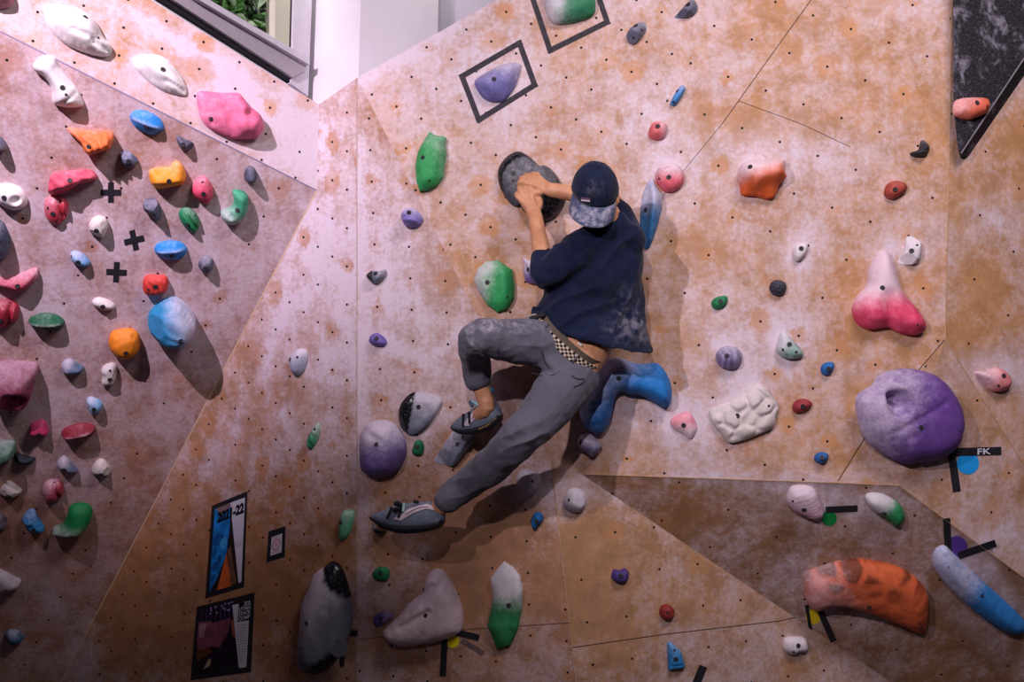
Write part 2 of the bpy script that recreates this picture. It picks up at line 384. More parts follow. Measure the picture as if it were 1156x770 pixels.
wpoly('window_jamb', [(327, -40), (348, -40), (342, 110), (322, 96), (324, 64)], -.03, .035, mFr2, win)
wpoly('window_gap', [(152, -12), (160, -14), (322, 89), (322, 94), (318, 92)], -.02, .03, flat('window gap black', '1C1B1E', .8), win)
wpoly('window_sill', [(140, -14), (152, -14), (320, 94), (344, 112), (344, 150), (140, 30)], -.04, .015, flat('white window sill', 'E4DFE8', .6), win)
gl = NB('window glass'); gl.b.inputs['Transmission Weight'].default_value = 1; gl.base((.95, .97, .95, 1), .02, .5); gl.b.inputs['IOR'].default_value = 1.1
wpoly('window_pane', [(190, -40), (308, -40), (308, 62), (190, -12)], -.012, -.008, gl.m, win)
# greenery outside the window
bush = empty('bush'); tag(bush, 'leafy green bush outside the window above the left wall', 'bush')
lv, lf, lm = [], [], []
rs = random.Random(3)
for i in range(2600):
    px = rs.uniform(205, 335); py = rs.uniform(-60, 85); d = rs.uniform(6.2, 7.6)
    c = P3(px, py, d); ax = Vector((rs.gauss(0, 1), rs.gauss(0, 1), rs.gauss(0, 1)-.4)).normalized()
    sd = ax.cross(Vector((rs.gauss(0, 1), rs.gauss(0, 1), rs.gauss(0, 1)))).normalized(); nn = ax.cross(sd)
    L = rs.uniform(.04, .08); W = L*.35; k = len(lv)
    lv += [c-ax*L, c-sd*W+nn*.006, c+ax*L, c+sd*W+nn*.006, c-nn*.008, ]
    lf += [(k, k+4, k+1), (k+1, k+4, k+2), (k+2, k+4, k+3), (k+3, k+4, k)]; lm += [rs.choice((0, 0, 1, 2))]*4
mobj('foliage', lv, lf, [flat('leaf green', '4F7A3A', .5), flat('leaf dark green', '2C4F28', .5), flat('leaf grey green', '8A9F80', .5)], bush, fm=lm)
st_v, st_f = [], []
for i in range(9):
    b0 = P3(rs.uniform(215, 330), 140, rs.uniform(6.4, 7.3)); b1 = b0+Vector((rs.uniform(-.3, .3), rs.uniform(-.1, .1), 1.5))
    k = len(st_v)
    for q in (b0, b1):
        for a in range(5): st_v.append(q+Vector((math.cos(a*1.257), math.sin(a*1.257), 0))*.012)
    for a in range(5): st_f.append((k+a, k+(a+1) % 5, k+5+(a+1) % 5, k+5+a))
mobj('stem', st_v, st_f, flat('twig brown', '4A4234', .8), bush)
# ------------------------------------------------------------------ climbing holds
CR = {'px': (0,0,1), 'A': (0,0,4.8125), 'B': (200,0,4.8125), 'C': (0,150,4.8125), 'D': (160,150,4.8125), 'E': (0,290,4.8125), 'F': (0,430,4.8125),
 'G': (0,570,3.85), 'H': (200,530,3.208), 'I': (400,0,4.8125), 'J': (600,0,4.8125), 'K': (820,0,3.44), 'L': (400,140,4.8125), 'M': (390,280,4.8125),
 'O': (390,600,4.446), 'P': (700,140,4.8125), 'S': (400,400,3.5), 'T': (780,300,3.5), 'U': (940,380,3.85), 'V': (860,520,3.081), 'W': (580,520,3.08),
 'X': (900,160,3.207), 'R': (500,320,3.85), 'Y1': (0,400,10.267), 'Y2': (310,380,5.13), 'Y3': (330,620,5.133), 'Y4': (410,550,9.633), 'Y5': (550,160,7.7), 'Y6': (640,380,6.416),
 'Z1': (1020,480,4.81), 'Z4': (400,640,5.78), 'Z5': (800,420,8.56)}
def crop(k, s):
    x0, y0, sc = CR[k]
    return [(x0+float(a)/sc, y0+float(b)/sc) for a, b in (t.split(',') for t in s.split())] if isinstance(s, str) else [(x0+a/sc, y0+b/sc) for a, b in s]
def catmull(pts, n):
    out = []; m = len(pts)
    for i in range(m):
        p0, p1, p2, p3 = (pts[(i+k-1) % m] for k in range(4))
        for j in range(n):
            t = j/n
            out.append(p1*(-.5*t**3+t*t-.5*t) * 0 + .5*((2*p1)+(-p0+p2)*t+(2*p0-5*p1+4*p2-p3)*t*t+(-p0+3*p1-3*p2+p3)*t**3))
    return out
def seg_dist(Pp, a, b):
    d = b-a; L = np.dot(d, d)+1e-12
    t = np.clip(((Pp-a)@d)/L, 0, 1)
    return np.linalg.norm(Pp-(a+t[:, None]*d), axis=1)
def poly_dist(Pp, poly):
    r = np.full(len(Pp), 1e9)
    for i in range(len(poly)): r = np.minimum(r, seg_dist(Pp, poly[i], poly[(i+1) % len(poly)]))
    return r
def inside(Pp, poly):
    c = np.zeros(len(Pp), bool); x, y = Pp[:, 0], Pp[:, 1]
    for i in range(len(poly)):
        x1, y1 = poly[i]; x2, y2 = poly[(i+1) % len(poly)]
        if y1 == y2: continue
        k = ((y1 > y) != (y2 > y)) & (x < (x2-x1)*(y-y1)/(y2-y1)+x1)
        c ^= k
    return c
def sstep(x, a, b):
    t = np.clip((x-a)/(b-a), 0, 1); return t*t*(3-2*t)
mBolt = flat('bolt steel', '4A474E', .55, .4, .3); mBoltD = flat('bolt recess shade', '0E0C0E', .7)  # black faces stand in for the shade inside the bolt recess
def bolt_mesh(parent, u, v, z, nrm, r=.0072, name='bolt'):
    n = Vector(nrm).normalized(); a = Vector((1, 0, 0)); a = (a-n*a.dot(n)).normalized(); b = n.cross(a)
    c = Vector((u, v, z)); vs, fs, fm = [], [], []
    K = 14
    prof = [(1.45, -.003, 1), (1.4, .0012, 1), (1.08, .0012, 1), (1.05, .0030, 0), (.62, .0030, 0), (.55, .0014, 1)]
    for rr, h, _ in prof:
        for k in range(K): vs.append(c+(a*math.cos(k*2*math.pi/K)+b*math.sin(k*2*math.pi/K))*r*rr+n*h)
    for i in range(len(prof)-1):
        for k in range(K):
            fs.append((i*K+k, i*K+(k+1) % K, (i+1)*K+(k+1) % K, (i+1)*K+k)); fm.append(0 if prof[i][2] == 0 or prof[i+1][2] == 0 and i == 2 else 1)
    fs.append(tuple((len(prof)-1)*K+k for k in range(K))); fm.append(1)
    o = mobj(name, vs, fs, [mBolt, mBoltD], smooth=False, fm=fm); o.parent = parent
    return o
GROUPS = {'LL': 'holds on the left wall panel', 'LT': 'holds on the strip below the window', 'M': 'holds on the poster facet', 'R1': 'holds on the facet behind the legs',
          'R2': 'holds on the big main panel', 'R4': 'holds on the right edge facet', 'T': 'holds on the triangular facet', 'P': 'holds on the lower facet', 'D': 'holds on the shaded facet', 'VOL': 'holds on the black wedge'}
def hold(fac, cr, pts, h, prof, col, label, bolt=None, chalk=(0, 1, .25, .12), feats=(), dark=(), patch=(), smooth=True, name='climbing_hold', off=.35, gloss=.62, res=17, cat='climbing hold', hole=()):
    pl = facets[fac]
    tx = lambda q: np.array(pl.uv(*q, off*h))
    poly = [tx(q) for q in crop(cr, pts)]
    sub = catmull(poly, 8) if smooth else poly
    # even resampling of the outline
    S = math.sqrt(abs(sum(sub[i][0]*sub[(i+1) % len(sub)][1]-sub[(i+1) % len(sub)][0]*sub[i][1] for i in range(len(sub))))/2)
    s = max(S/res, .0032)
    rs_ = []; acc = 0
    for i in range(len(sub)):
        a, b = sub[i], sub[(i+1) % len(sub)]; L = np.linalg.norm(b-a); t = -acc
        if not smooth: rs_.append(a); t = s*.7; 
        while True:
            t2 = t+ (0 if smooth else 0)
            if t2 >= L: break
            if t2 >= 0: rs_.append(a+(b-a)*(t2/L))
            t += s*.7
        acc = (L-(t-s*.7)) if smooth else 0
    if smooth and len(rs_) > 3 and np.linalg.norm(rs_[0]-rs_[-1]) < s*.3: rs_.pop()
    poly = np.array(rs_); nb = len(poly)
    # interior points
    nrm = []
    for i in range(nb):
        t = poly[(i+1) % nb]-poly[i-1]; L = np.linalg.norm(t)+1e-9; nrm.append((-t[1]/L, t[0]/L))
    nrm = np.array(nrm)
    ar = sum(poly[i][0]*poly[(i+1) % nb][1]-poly[(i+1) % nb][0]*poly[i][1] for i in range(nb))
    if ar < 0: nrm = -nrm
    ring = poly+nrm*s*.22
    lo, hi = poly.min(0), poly.max(0)
    hexs = [(x+(s/2 if j % 2 else 0), y) for j, y in enumerate(np.arange(lo[1], hi[1], s*.87)) for x in np.arange(lo[0], hi[0], s)]
    hexs = np.array(hexs)
    dr = poly_dist(ring, poly); ring = ring[inside(ring, poly) & (dr > s*.15)]
    hexs = hexs[inside(hexs, poly)]; hexs = hexs[poly_dist(hexs, poly) > s*.62]
    pts_ = np.vstack([poly, ring, hexs]) if len(hexs) else np.vstack([poly, ring])
    res_ = delaunay_2d_cdt([Vector(p) for p in pts_], [], [list(range(nb))], 1, 1e-6)
    vs = np.array([tuple(v) for v in res_[0]]); fs = [tuple(f) for f in res_[2]]
    d = poly_dist(vs, poly)
    bmask = d < s*.05
    dm = d.max()
    t = np.clip(d/dm, 0, 1)
    p, q = {'dome': (2.0, 2.0), 'flat': (3.5, 2.6), 'slab': (7, 3), 'cone': (1.25, 1.1), 'low': (1.7, 1.5), 'ball': (2.0, 1.6), 'wedge': (1.0, 1.0)}[prof]
    if isinstance(prof, tuple): p, q = prof
    z = h*np.power(1-np.power(1-t, p), 1/q)
    # smooth the medial crease
    E = set()
    for f in fs:
        for i in range(len(f)): E.add((min(f[i], f[(i+1) % len(f)]), max(f[i], f[(i+1) % len(f)])))
    E = np.array(list(E)); free = d > s*.5
    for _ in range(7 if prof != 'wedge' else 2):
        acc_ = np.zeros(len(vs)); cnt = np.zeros(len(vs))
        np.add.at(acc_, E[:, 0], z[E[:, 1]]); np.add.at(acc_, E[:, 1], z[E[:, 0]]); np.add.at(cnt, E[:, 0], 1); np.add.at(cnt, E[:, 1], 1)
        z = np.where(free, .4*z+.6*acc_/np.maximum(cnt, 1), z)
    z *= h/max(z.max(), 1e-6)
    cen = poly.mean(0); edge = sstep(d, 0, dm*.35)
    sc = CR[cr][2]; mpp = np.linalg.norm(tx((CR[cr][0]+1, CR[cr][1]))-tx((CR[cr][0], CR[cr][1])))/sc   # metres per crop pixel
    TX = lambda x, y: tx((CR[cr][0]+x/sc, CR[cr][1]+y/sc))
    pt = np.zeros(len(vs)); ch = np.zeros(len(vs))
    for ft in feats:
        k = ft[0]
        if k == 'pit': z = z-ft[4]*np.exp(-(np.linalg.norm(vs-TX(ft[1], ft[2]), axis=1)/(ft[3]*mpp))**4)*np.minimum(1, edge+.2)
        elif k == 'bump': z = z+ft[4]*np.exp(-(np.linalg.norm(vs-TX(ft[1], ft[2]), axis=1)/(ft[3]*mpp))**2)*edge
        elif k == 'groove': z = z-ft[6]*np.exp(-(seg_dist(vs, TX(ft[1], ft[2]), TX(ft[3], ft[4]))/(ft[5]*mpp))**2)*edge
        elif k == 'ridge':
            g = np.exp(-(seg_dist(vs, TX(ft[1], ft[2]), TX(ft[3], ft[4]))/(ft[5]*mpp))**2)*edge; z = z+ft[6]*g; ch = ch+g*.35
        elif k == 'step':          # everything right of the line a->b (in the picture) drops by a share
            a, b = TX(ft[1], ft[2]), TX(ft[3], ft[4]); dd = b-a; dd = dd/np.linalg.norm(dd)
            sd = -((vs-a)@np.array((-dd[1], dd[0])))
            z = z*(1-ft[5]*sstep(sd, -ft[6]*mpp, ft[6]*mpp))
        elif k == 'tilt':
            dd = np.array((ft[1], -ft[2])); z = z*np.clip(1+ft[3]*((vs-cen)@dd)/(S*.6), .15, 2.2)
        elif k == 'stripes':
            a = math.radians(ft[1]); c = (vs-cen)@np.array((math.cos(a), math.sin(a)))
            wv = np.array([noise.noise(Vector((x*14, y*14, 3))) for x, y in vs])*ft[2]*mpp*.8
            sw = .5+.5*np.sin((c+wv)*2*math.pi/(ft[2]*mpp)); z = z-ft[3]*sw*edge
            pt = np.maximum(pt, ft[4]*sw)
        elif k == 'cells':
            cell = np.array([ (lambda dv: dv[1]-dv[0])(noise.voronoi(Vector((x/(ft[1]*mpp)+ft[4], y/(ft[1]*mpp), .3)))[0]) for x, y in vs])
            g = 1-sstep(cell, .0, .38); z = z-ft[2]*g*edge
            if ft[3]: pt = np.maximum(pt, ft[3]*sstep(cell, .12, .3)*ft[5](vs) if len(ft) > 5 else ft[3]*sstep(cell, .12, .3))
        elif k == 'noise':
            nz = np.array([noise.noise(Vector((x/ft[1], y/ft[1], 1.7))) for x, y in vs]); z = z+ft[2]*nz*edge
        elif k == 'planes':        # chipped facets: several cutting planes
            rr = random.Random(ft[2])
            for _ in range(ft[1]):
                a = rr.uniform(0, 6.283); sl = rr.uniform(.5, 1.3)*h/(S*.5); dd = np.array((math.cos(a), math.sin(a)))
                z = np.minimum(z, h*rr.uniform(.85, 1.05)+sl*(S*.18-((vs-cen)@dd)))
    z = np.where(d < s*.05, 0, np.maximum(z, .0015*np.minimum(1, d/(s*.2))))
    dx, dy, amt, base = chalk
    L = math.hypot(dx, dy)+1e-9
    proj = ((vs-cen)@np.array((dx/L, -dy/L)))/(S*.55)
    ch = ch+base+amt*sstep(proj, -.6, .9)
    dk = np.zeros(len(vs))
    for pg in dark:
        pp = np.array([TX(*map(float, q.split(','))) for q in pg.split()]); ins = inside(vs, pp); dd = poly_dist(vs, pp)
        dk = np.maximum(dk, np.where(ins, sstep(dd, -s*.1, s*.5), 0))
    for pg in patch:
        pp = np.array([TX(*map(float, q.split(','))) for q in pg.split()]); ins = inside(vs, pp); dd = poly_dist(vs, pp)
        pt = np.maximum(pt, np.where(ins, sstep(dd, 0, s), 0))
    V3 = [(x, y, zz) for (x, y), zz in zip(vs, z)]
    fs = [f if ((vs[f[1]]-vs[f[0]])[0]*(vs[f[2]]-vs[f[0]])[1]-(vs[f[1]]-vs[f[0]])[1]*(vs[f[2]]-vs[f[0]])[0]) > 0 else f[::-1] for f in fs]
    # closed back resting on the plywood
    bi = [i for i in range(nb)]
    o_center = Vector((float(cen[0]), float(cen[1]), 0))
    V3 = [(x-o_center.x, y-o_center.y, zz+.0006) for x, y, zz in V3]
    back = list(res_[3]) if False else None
    k0 = len(V3)
    order = [int(np.argmin(np.linalg.norm(vs-poly[i], axis=1))) for i in range(nb)]
    for i in order: V3.append((V3[i][0], V3[i][1], .0001))
    sd = [(order[i], k0+i, k0+(i+1) % nb, order[(i+1) % nb]) for i in range(nb)]
    if ar < 0: sd = [f[::-1] for f in sd]
    fs2 = fs+sd
    zz = np.zeros(nb); att = lambda a: list(a)+[a[i] for i in order]
    sm_ = smooth if not any(f[0] == 'planes' for f in feats) else False
    Mt = pl.M @ Matrix.Translation(o_center)
    o = mobj(name, V3, fs2, hold_mat(col, gloss), M=Mt, smooth=True, attrs={'chalk': att(ch), 'dark': att(dk), 'patch': att(pt)})
    if any(f[0] == 'planes' for f in feats): o.data.polygons.foreach_set('use_smooth', [False]*len(o.data.polygons))
    tag(o, label, cat, GROUPS.get(fac))
    for bx in ([bolt] if bolt else [])+list(hole):
        q = tx((CR[cr][0]+bx[0]/sc, CR[cr][1]+bx[1]/sc))
        dd = np.linalg.norm(vs-q, axis=1); w = 1/(dd+.25*s)**2; w[dd > 2.2*s] = 0
        if w.sum() == 0: continue
        zc = (w*z).sum()/w.sum(); dxy = vs-q
        sel = dd < 2.6*s
        if sel.sum() >= 4:
            Am = np.c_[dxy[sel], np.ones(sel.sum())]; g = np.linalg.lstsq(Am, z[sel], rcond=None)[0]; gx, gy = g[0], g[1]; zc = max(zc, g[2])
        else: gx = gy = 0
        is_b = bx is bolt
        bolt_mesh(o, float(q[0])-o_center.x, float(q[1])-o_center.y, float(zc)+.0010, (-float(gx), -float(gy), 1), .0072 if is_b else .004, 'bolt' if is_b else 'screw')
    return o
# ---- black wedge volume at the upper right
VB = [PR4.uv(*p) for p in ((1075.5,-80),(1076.5,120),(1084,178),(1093,177),(1160,80),(1230,-20),(1230,-80))]
VF = [PR4.uv(*p, .055) for p in ((1076,-80),(1076.5,118),(1081,165),(1085,174),(1152,72),(1215,-20),(1215,-80))]
vv = [PR4.w(*p, 0) for p in VB]+[PR4.w(*p, .055) for p in VF]; nV = 7
vf = [list(range(nV)), list(range(2*nV-1, nV-1, -1))]+[[i, nV+i, nV+(i+1) % nV, (i+1) % nV] for i in range(nV)]
b = NB('black gritty volume'); tc = b.n('ShaderNodeTexCoord').outputs['Object']
g1 = b.noise(tc, 160, 3, .6); g2 = b.noise(tc, 9, 5, .6, .8); g3 = b.noise(tc, 60, 3)
c = b.mix(b.sm(g1, .45, .7), srgb('1D1B21'), srgb('48454E'))
c = b.mix(b.math('MULTIPLY', b.sm(b.math('MULTIPLY_ADD', g3, .3, g2), .66, .9), .6), c, srgb('A59DB0'))
b.base(c, .8, .25); b.bump(g1, .5, .004)
vol = mobj('volume', vv, vf, b.m, smooth=False)
bm = bmesh.new(); bm.from_mesh(vol.data); bmesh.ops.recalc_face_normals(bm, faces=bm.faces); bm.to_mesh(vol.data); bm.free()
tag(vol, 'big black gritty wedge shaped volume with pointed lower tip at the upper right', 'climbing volume')
lipA, lipB = PR4.hit(1085, 173, .0555), PR4.hit(1156, 66, .0555)
lip = strip3('volume_edge', [lipA, lipB+(lipB-lipA)*.5], .005, flat('worn plywood lip', '8E8490', .7, var=.2), PR4.n, 'volume', .0008)
class VolPlane(Plane): pass
facets['VOL'] = Plane(PR4.hit(1080, 0, .055), PR4.hit(1120, 20, .055), PR4.hit(1090, 120, .055))
bs = (0, -1, .3, .12)      # chalk from the top
TL = (-1, -1, .55, .1); TOP = (0, -1, .6, .1)
h = hold
# ------------------------------------------------ strip under the window
h('LT','A','-40,-60 60,-60 75,0 60,30 20,40 -40,35',.06,'dome','9C4A52','dull red and grey hold cut by the upper left photo corner, above the panel seam')
h('LT','A','238,25 290,16 370,25 440,45 500,85 540,140 565,195 600,235 612,270 585,300 530,298 450,275 380,245 320,205 270,150 245,90',.085,'dome','F2EEEA','largest white hold, a long cracked shell under the window',(460,105),(0,-1,.2,.3),[('groove',390,170,460,200,12,.012),('groove',500,230,590,280,14,.02),('groove',460,200,540,220,8,.008),('bump',470,150,60,.012)],hole=[(530,215)])
h('LT','A','720,320 750,298 810,288 880,300 930,335 975,390 1005,440 1020,490 1010,518 960,512 890,490 830,455 780,410 735,365',.055,'low','F3F0EC','white leaf shaped hold with wrinkled lower edge between the shell hold and the pink rock',(880,385),(0,-1,.2,.3),[('stripes',60,45,.006,.12),('groove',900,440,1000,490,10,.008)])
h('LT','B','115,500 160,490 240,498 330,500 365,535 390,570 440,610 462,640 470,700 440,745 380,752 300,750 230,720 165,680 130,620',.10,'flat','E56F95','big pink boulder hold on the strip below the window, nearest the corner',(180,645),(-1,-.3,.2,.05),[('noise',.05,.014),('pit',352,545,18,.02),('pit',378,620,24,.018),('step',330,600,320,760,.45,40),('noise',.02,.004)])
# ------------------------------------------------ left panel
h('LL','A','175,360 205,320 245,303 290,315 320,370 370,430 420,490 452,565 440,582 380,588 320,580 285,560 278,500 265,460 235,420 195,395',.075,'dome','F1ECE9','white bone shaped hold just under the seam at the upper left',(347,466),(-1,-1,.2,.3),[('step',280,500,440,600,.0,1),('groove',310,575,420,500,10,.008)],hole=[(366,503)])
h('LL','A','705,640 720,610 760,600 820,615 870,650 890,690 880,715 830,738 780,725 730,690',.04,'low','1F85D6','bright blue leaf hold directly below the white leaf hold',(797,684),(0,-1,.2,.02),[('ridge',720,640,880,700,14,.008)])
h('LL','C','360,-22 400,-18 470,-10 540,-5 600,-3 617,20 612,60 590,85 540,100 490,115 455,95 440,60 400,25 370,0',.085,'flat','E8773C','orange scooped hold with rippled grooves above the red jug',(487,60),(0,-1,.25,.03),[('stripes',35,48,.010,.25),('tilt',.6,.9,.5)])
h('LL','D','188,30 200,18 235,38 262,48 280,60 270,90 235,98 205,80',.045,'dome','4A4C60','small dark grey chip hold below the blue leaf hold',(222,58),(0,-1,.2,.05),[('planes',3,4)])
h('LL','C','650,115 670,100 710,110 745,145 750,165 720,190 690,195 655,160',.045,'dome','565D78','small slate blue hold between the orange scoop and the amber hold',(702,147),(0,-1,.25,.05),[('planes',3,8)],hole=[(672,160)])
h('LL','C','808,220 830,200 870,193 920,190 940,165 970,160 1000,195 1010,245 990,280 930,295 860,305 820,275',.075,'flat','F29A1F','amber yellow hold with a raised right corner',(920,247),(0,-1,.3,.02),[('tilt',.3,.9,.35),('step',850,275,1000,265,.35,30)])
h('LL','D','272,300 290,265 330,240 355,250 385,300 388,340 365,385 330,382 290,355 270,325',.06,'dome','E2486A','pinkish red hold with a dent, just right of the amber hold',(335,320),(0,-1,.25,.08),[('groove',318,372,362,362,9,.014)],hole=[(330,262)])
h('LL','D','495,320 530,315 570,335 580,370 570,430 540,480 490,500 450,485 430,450 435,430 490,400 500,365',.065,'flat','3E9F78','teal green chalky bean hold near the right edge of the left panel',(518,407),(-1,.6,.45,.1),[('pit',482,440,18,.012)])
h('LL','D','557,230 570,195 595,185 618,205 628,245 610,270 580,275 560,255',.055,'dome','46485C','small dark knob above the teal bean hold',None,(0,-1,.15,.05),[('tilt',.5,.8,.5)])
h('LL','D','5,395 20,368 60,360 85,378 105,425 108,455 80,475 45,450 15,425',.065,'flat','50546C','slate grey block hold left of the green coffee bean hold',(60,425),(0,-1,.25,.06),[('planes',4,3)])
h('LL','D','202,440 225,412 260,410 295,440 315,490 305,530 285,545 245,525 212,485',.05,'dome','14834F','green coffee bean hold with one deep groove',(248,490),(1,-1,.25,.02),[('groove',240,430,305,525,10,.016)])
h('LL','C','270,245 290,220 370,212 450,205 500,212 527,240 520,262 470,272 420,285 370,320 300,340 262,330 262,290',.07,'flat','D04A62','lumpy crimson jug hold reaching to the right above the split red hold',(385,245),(0,-1,.25,.03),[('noise',.03,.012),('tilt',0,1,.3),('step',330,300,520,250,.5,25)])
h('LL','C','-30,300 0,283 50,280 110,305 140,345 145,385 120,415 70,425 20,405 -30,370',.06,'dome','EFEAE8','white skull like hold with a hollow at the left photo edge',(30,340),(-1,-1,.2,.3),[('pit',90,358,26,.022)])
h('LL','C','235,390 255,355 300,345 345,360 370,400 365,450 340,485 310,510 280,500 245,460',.06,'dome','C23A4C','glossy red split hold touching the lower left of the crimson jug',(290,435),(-1,-1,.35,.05),[('groove',318,355,348,480,12,.03),('step',330,360,345,480,.35,14)],hole=[(262,405)],gloss=.4)
h('LL','C','482,500 500,470 535,455 575,470 585,510 570,555 545,580 505,562 485,535',.055,'flat','DDD3CC','cream six sided hold left of the middle tape cross',(527,520),(-1,-1,.2,.1),[('planes',4,5)])
h('LL','C','380,665 400,645 440,655 480,690 490,715 460,730 420,722 390,700',.045,'dome','6FA6DA','small pale blue teardrop hold left of the lowest tape cross',(427,693),(0,-1,.35,.15),hole=[(390,668)])
h('LL','C','838,640 860,605 920,590 980,598 1015,630 1010,660 975,690 910,692 860,675',.05,'low','1586D2','blue lens hold with a horizontal ridge below the green coffee bean',(935,663),(0,-1,.2,.0),[('ridge',845,642,1005,628,12,.012)])
h('LL','D','308,715 320,690 350,670 385,690 390,725 375,755 340,762 312,740',.05,'dome','54586E','small slate pebble hold right of the blue lens hold',(345,725),(0,-1,.25,.08),hole=[(318,718)])
h('LL','C','-60,490 0,490 30,530 50,590 45,650 20,690 -60,700',.10,'dome','4A5870','dark navy swirled hold cut off at the left photo edge',None,(-1,-1,.2,.1),[('stripes',60,60,.008,.5)])
h('LL','C','-40,20 0,30 35,70 30,95 0,105 -40,100',.07,'dome','5A5F72','grey hold cut off at the left photo edge above the white skull like hold',None)
h('LL','E','-30,130 40,110 120,90 190,65 208,85 200,120 150,165 100,185 50,170 -30,150',.055,'flat','C65068','dusty pink half moon hold at the left edge below the navy swirled hold',(103,142),(0,-1,.45,.1),[('tilt',0,1,.4)])
h('LL','E','-30,250 0,238 50,240 95,270 105,305 95,345 60,370 30,385 0,392 -30,390',.07,'dome','A82E3E','deep red split hold at the left edge below the pink half moon',(12,328),(-1,-1,.25,.03),[('groove',62,255,45,370,14,.03)],gloss=.4)
h('LL','E','780,125 800,105 860,103 900,108 915,140 905,185 860,205 800,203 775,170',.05,'slab','E2443C','square vermilion hold with vertical grooves above the big blue knob',(845,150),(0,-1,.15,.0),[('stripes',8,34,.005,.25)],hole=[(808,165)])
h('LL','E','500,245 525,225 570,230 615,255 622,280 590,292 545,285 510,268',.032,'dome','E6DCD6','small cream oval hold below the lowest tape cross',(560,263),(0,-1,.2,.15))
h('LL','E','152,355 180,325 240,310 300,318 345,350 345,380 300,400 230,400 180,385',.05,'low','17603F','dark green lens hold with a pale horizontal ridge',(258,383),(0,-1,.2,.0),[('ridge',160,360,340,358,10,.012),('noise',.01,.004)])
h('LL','E','588,460 605,420 650,405 710,400 748,425 760,470 755,510 720,545 660,555 615,525 592,490',.08,'flat','F08A20','round orange bun hold left of the big blue knob',(688,498),(0,-1,.12,.0),[('groove',610,460,700,420,14,.006),('pit',725,425,16,.01)])
h('LL','E','800,370 815,325 870,275 920,250 970,260 1030,310 1065,370 1050,440 1000,490 940,505 880,495 830,450 805,410',.17,'flat','2E95CB','biggest blue hold of the left panel, a chalky round knob throwing a long shadow',(985,412),(1,-.2,.75,.0),[('stripes',70,90,.004,.15),('planes',2,11),('tilt',1,.3,.25)],off=.5)
h('LL','E','330,600 345,570 380,560 420,585 455,605 440,630 390,642 345,635',.045,'dome','5A6C8C','grey blue wedge hold below the dark green lens hold',None,(-1,-1,.5,.1),[('tilt',0,1,.3)])
h('LL','E','548,625 565,595 610,580 635,600 632,650 615,690 575,700 550,685 560,645',.04,'flat','DED6D2','cream notched hold directly below the orange bun hold',(600,655),(0,-1,.2,.15),hole=[(600,605)])
h('LL','Y1','-150,180 0,150 150,150 280,160 400,180 425,255 385,380 345,520 300,620 180,665 40,640 -60,600 -150,520',.15,'flat','98385C','big magenta cup shaped hold with a deep bowl at the left edge',None,(0,-1,.4,.08),[('tilt',-.1,.9,.35),('pit',165,530,150,.085),('bump',165,420,60,.012)],off=.5,hole=[(175,490)])
h('LL','F','468,110 490,92 530,105 555,130 545,165 515,180 485,165 475,135',.045,'flat','7FB3E0','tiny pale blue hold below the cream notched hold',(513,140),(-1,-1,.45,.1))
h('LL','F','157,265 175,235 230,218 250,240 262,285 240,298 190,300 160,290',.05,'flat','E2477F','small hot pink half dome hold below the magenta cup hold',(218,277),(0,-1,.15,.0))
h('LL','F','330,300 350,265 400,245 460,235 510,250 517,280 490,305 430,330 370,325',.05,'low','8E1F35','dark red lens hold with a pale ridge right of the hot pink half dome',None,(0,-1,.15,.0),[('ridge',340,303,510,265,10,.014),('noise',.01,.004)])
h('LL','F','-40,345 20,342 70,345 82,370 75,410 40,440 -40,460',.10,'flat','5E8B77','greyish green block hold cut by the left edge below the magenta cup',None,(0,-1,.3,.05),[('planes',3,6)])
h('LL','F','78,400 100,398 150,415 192,425 160,455 110,460 80,440',.035,'low','1F2532','flat black sliver hold right of the greyish green block',None,(0,-1,.05,.0))
h('LL','F','307,460 320,430 350,412 380,440 415,480 420,497 370,497 320,480',.045,'dome','5D6884','grey blue wedge hold at the top of the pale strip, above the dusty red split',(352,468),(-.4,-1,.55,.1),[('tilt',0,1,.3)])
h('LL','F','497,490 515,450 548,430 575,445 602,490 590,515 540,515 505,508',.045,'dome','DDD3CE','cream pyramid hold alone at the right of the dark lower panel',(552,495),(0,-1,.2,.12),[('planes',3,2)])
h('LL','F','-8,610 30,555 60,555 100,585 118,605 90,630 50,637 10,622',.045,'dome','CFC4BE','cream pyramid hold near the left edge under the black sliver hold',(50,612),(0,-1,.2,.12),[('planes',3,9)])
h('LL','F','228,600 245,560 280,545 325,550 345,590 338,630 305,655 270,668 240,655',.06,'dome','B23A50','dusty red split hold above the dark green scoop hold',None,(-1,-1,.45,.1),[('groove',295,555,325,650,12,.03)],hole=[(245,610)],gloss=.4)
h('LL','G','95,65 120,30 150,28 165,60 190,100 185,115 140,120 125,110 110,85',.05,'flat','2F86C4','crumbly blue hold left of the dark green scoop hold',(150,92),(0,-1,.25,.05),[('planes',3,7),('noise',.02,.006)])
h('LL','G','300,20 330,3 380,8 400,35 390,80 350,125 270,128 228,125 235,105 265,95 290,60',.075,'flat','0E7A40','dark green scoop hold with chalky lower lip',(318,110),(-.2,1,.5,.0),[('tilt',-.3,1,.4)])
h('LL','G','-30,285 20,298 60,320 88,335 80,360 40,375 -30,375',.055,'flat','BFB4BC','pale grey hold cut by the left edge near the bottom',None,(0,-1,.2,.12),hole=[(30,352)])
h('LL','G','-30,40 10,45 32,80 20,105 -30,110',.05,'dome','5A4A58','dim purplish hold cut by the left edge beside the crumbly blue hold',None)
h('LL','G','20,570 40,548 80,555 100,575 90,600 40,605',.045,'dome','22557F','dark blue hold in the black shadow at the bottom left corner',None,(0,-1,.3,.1))
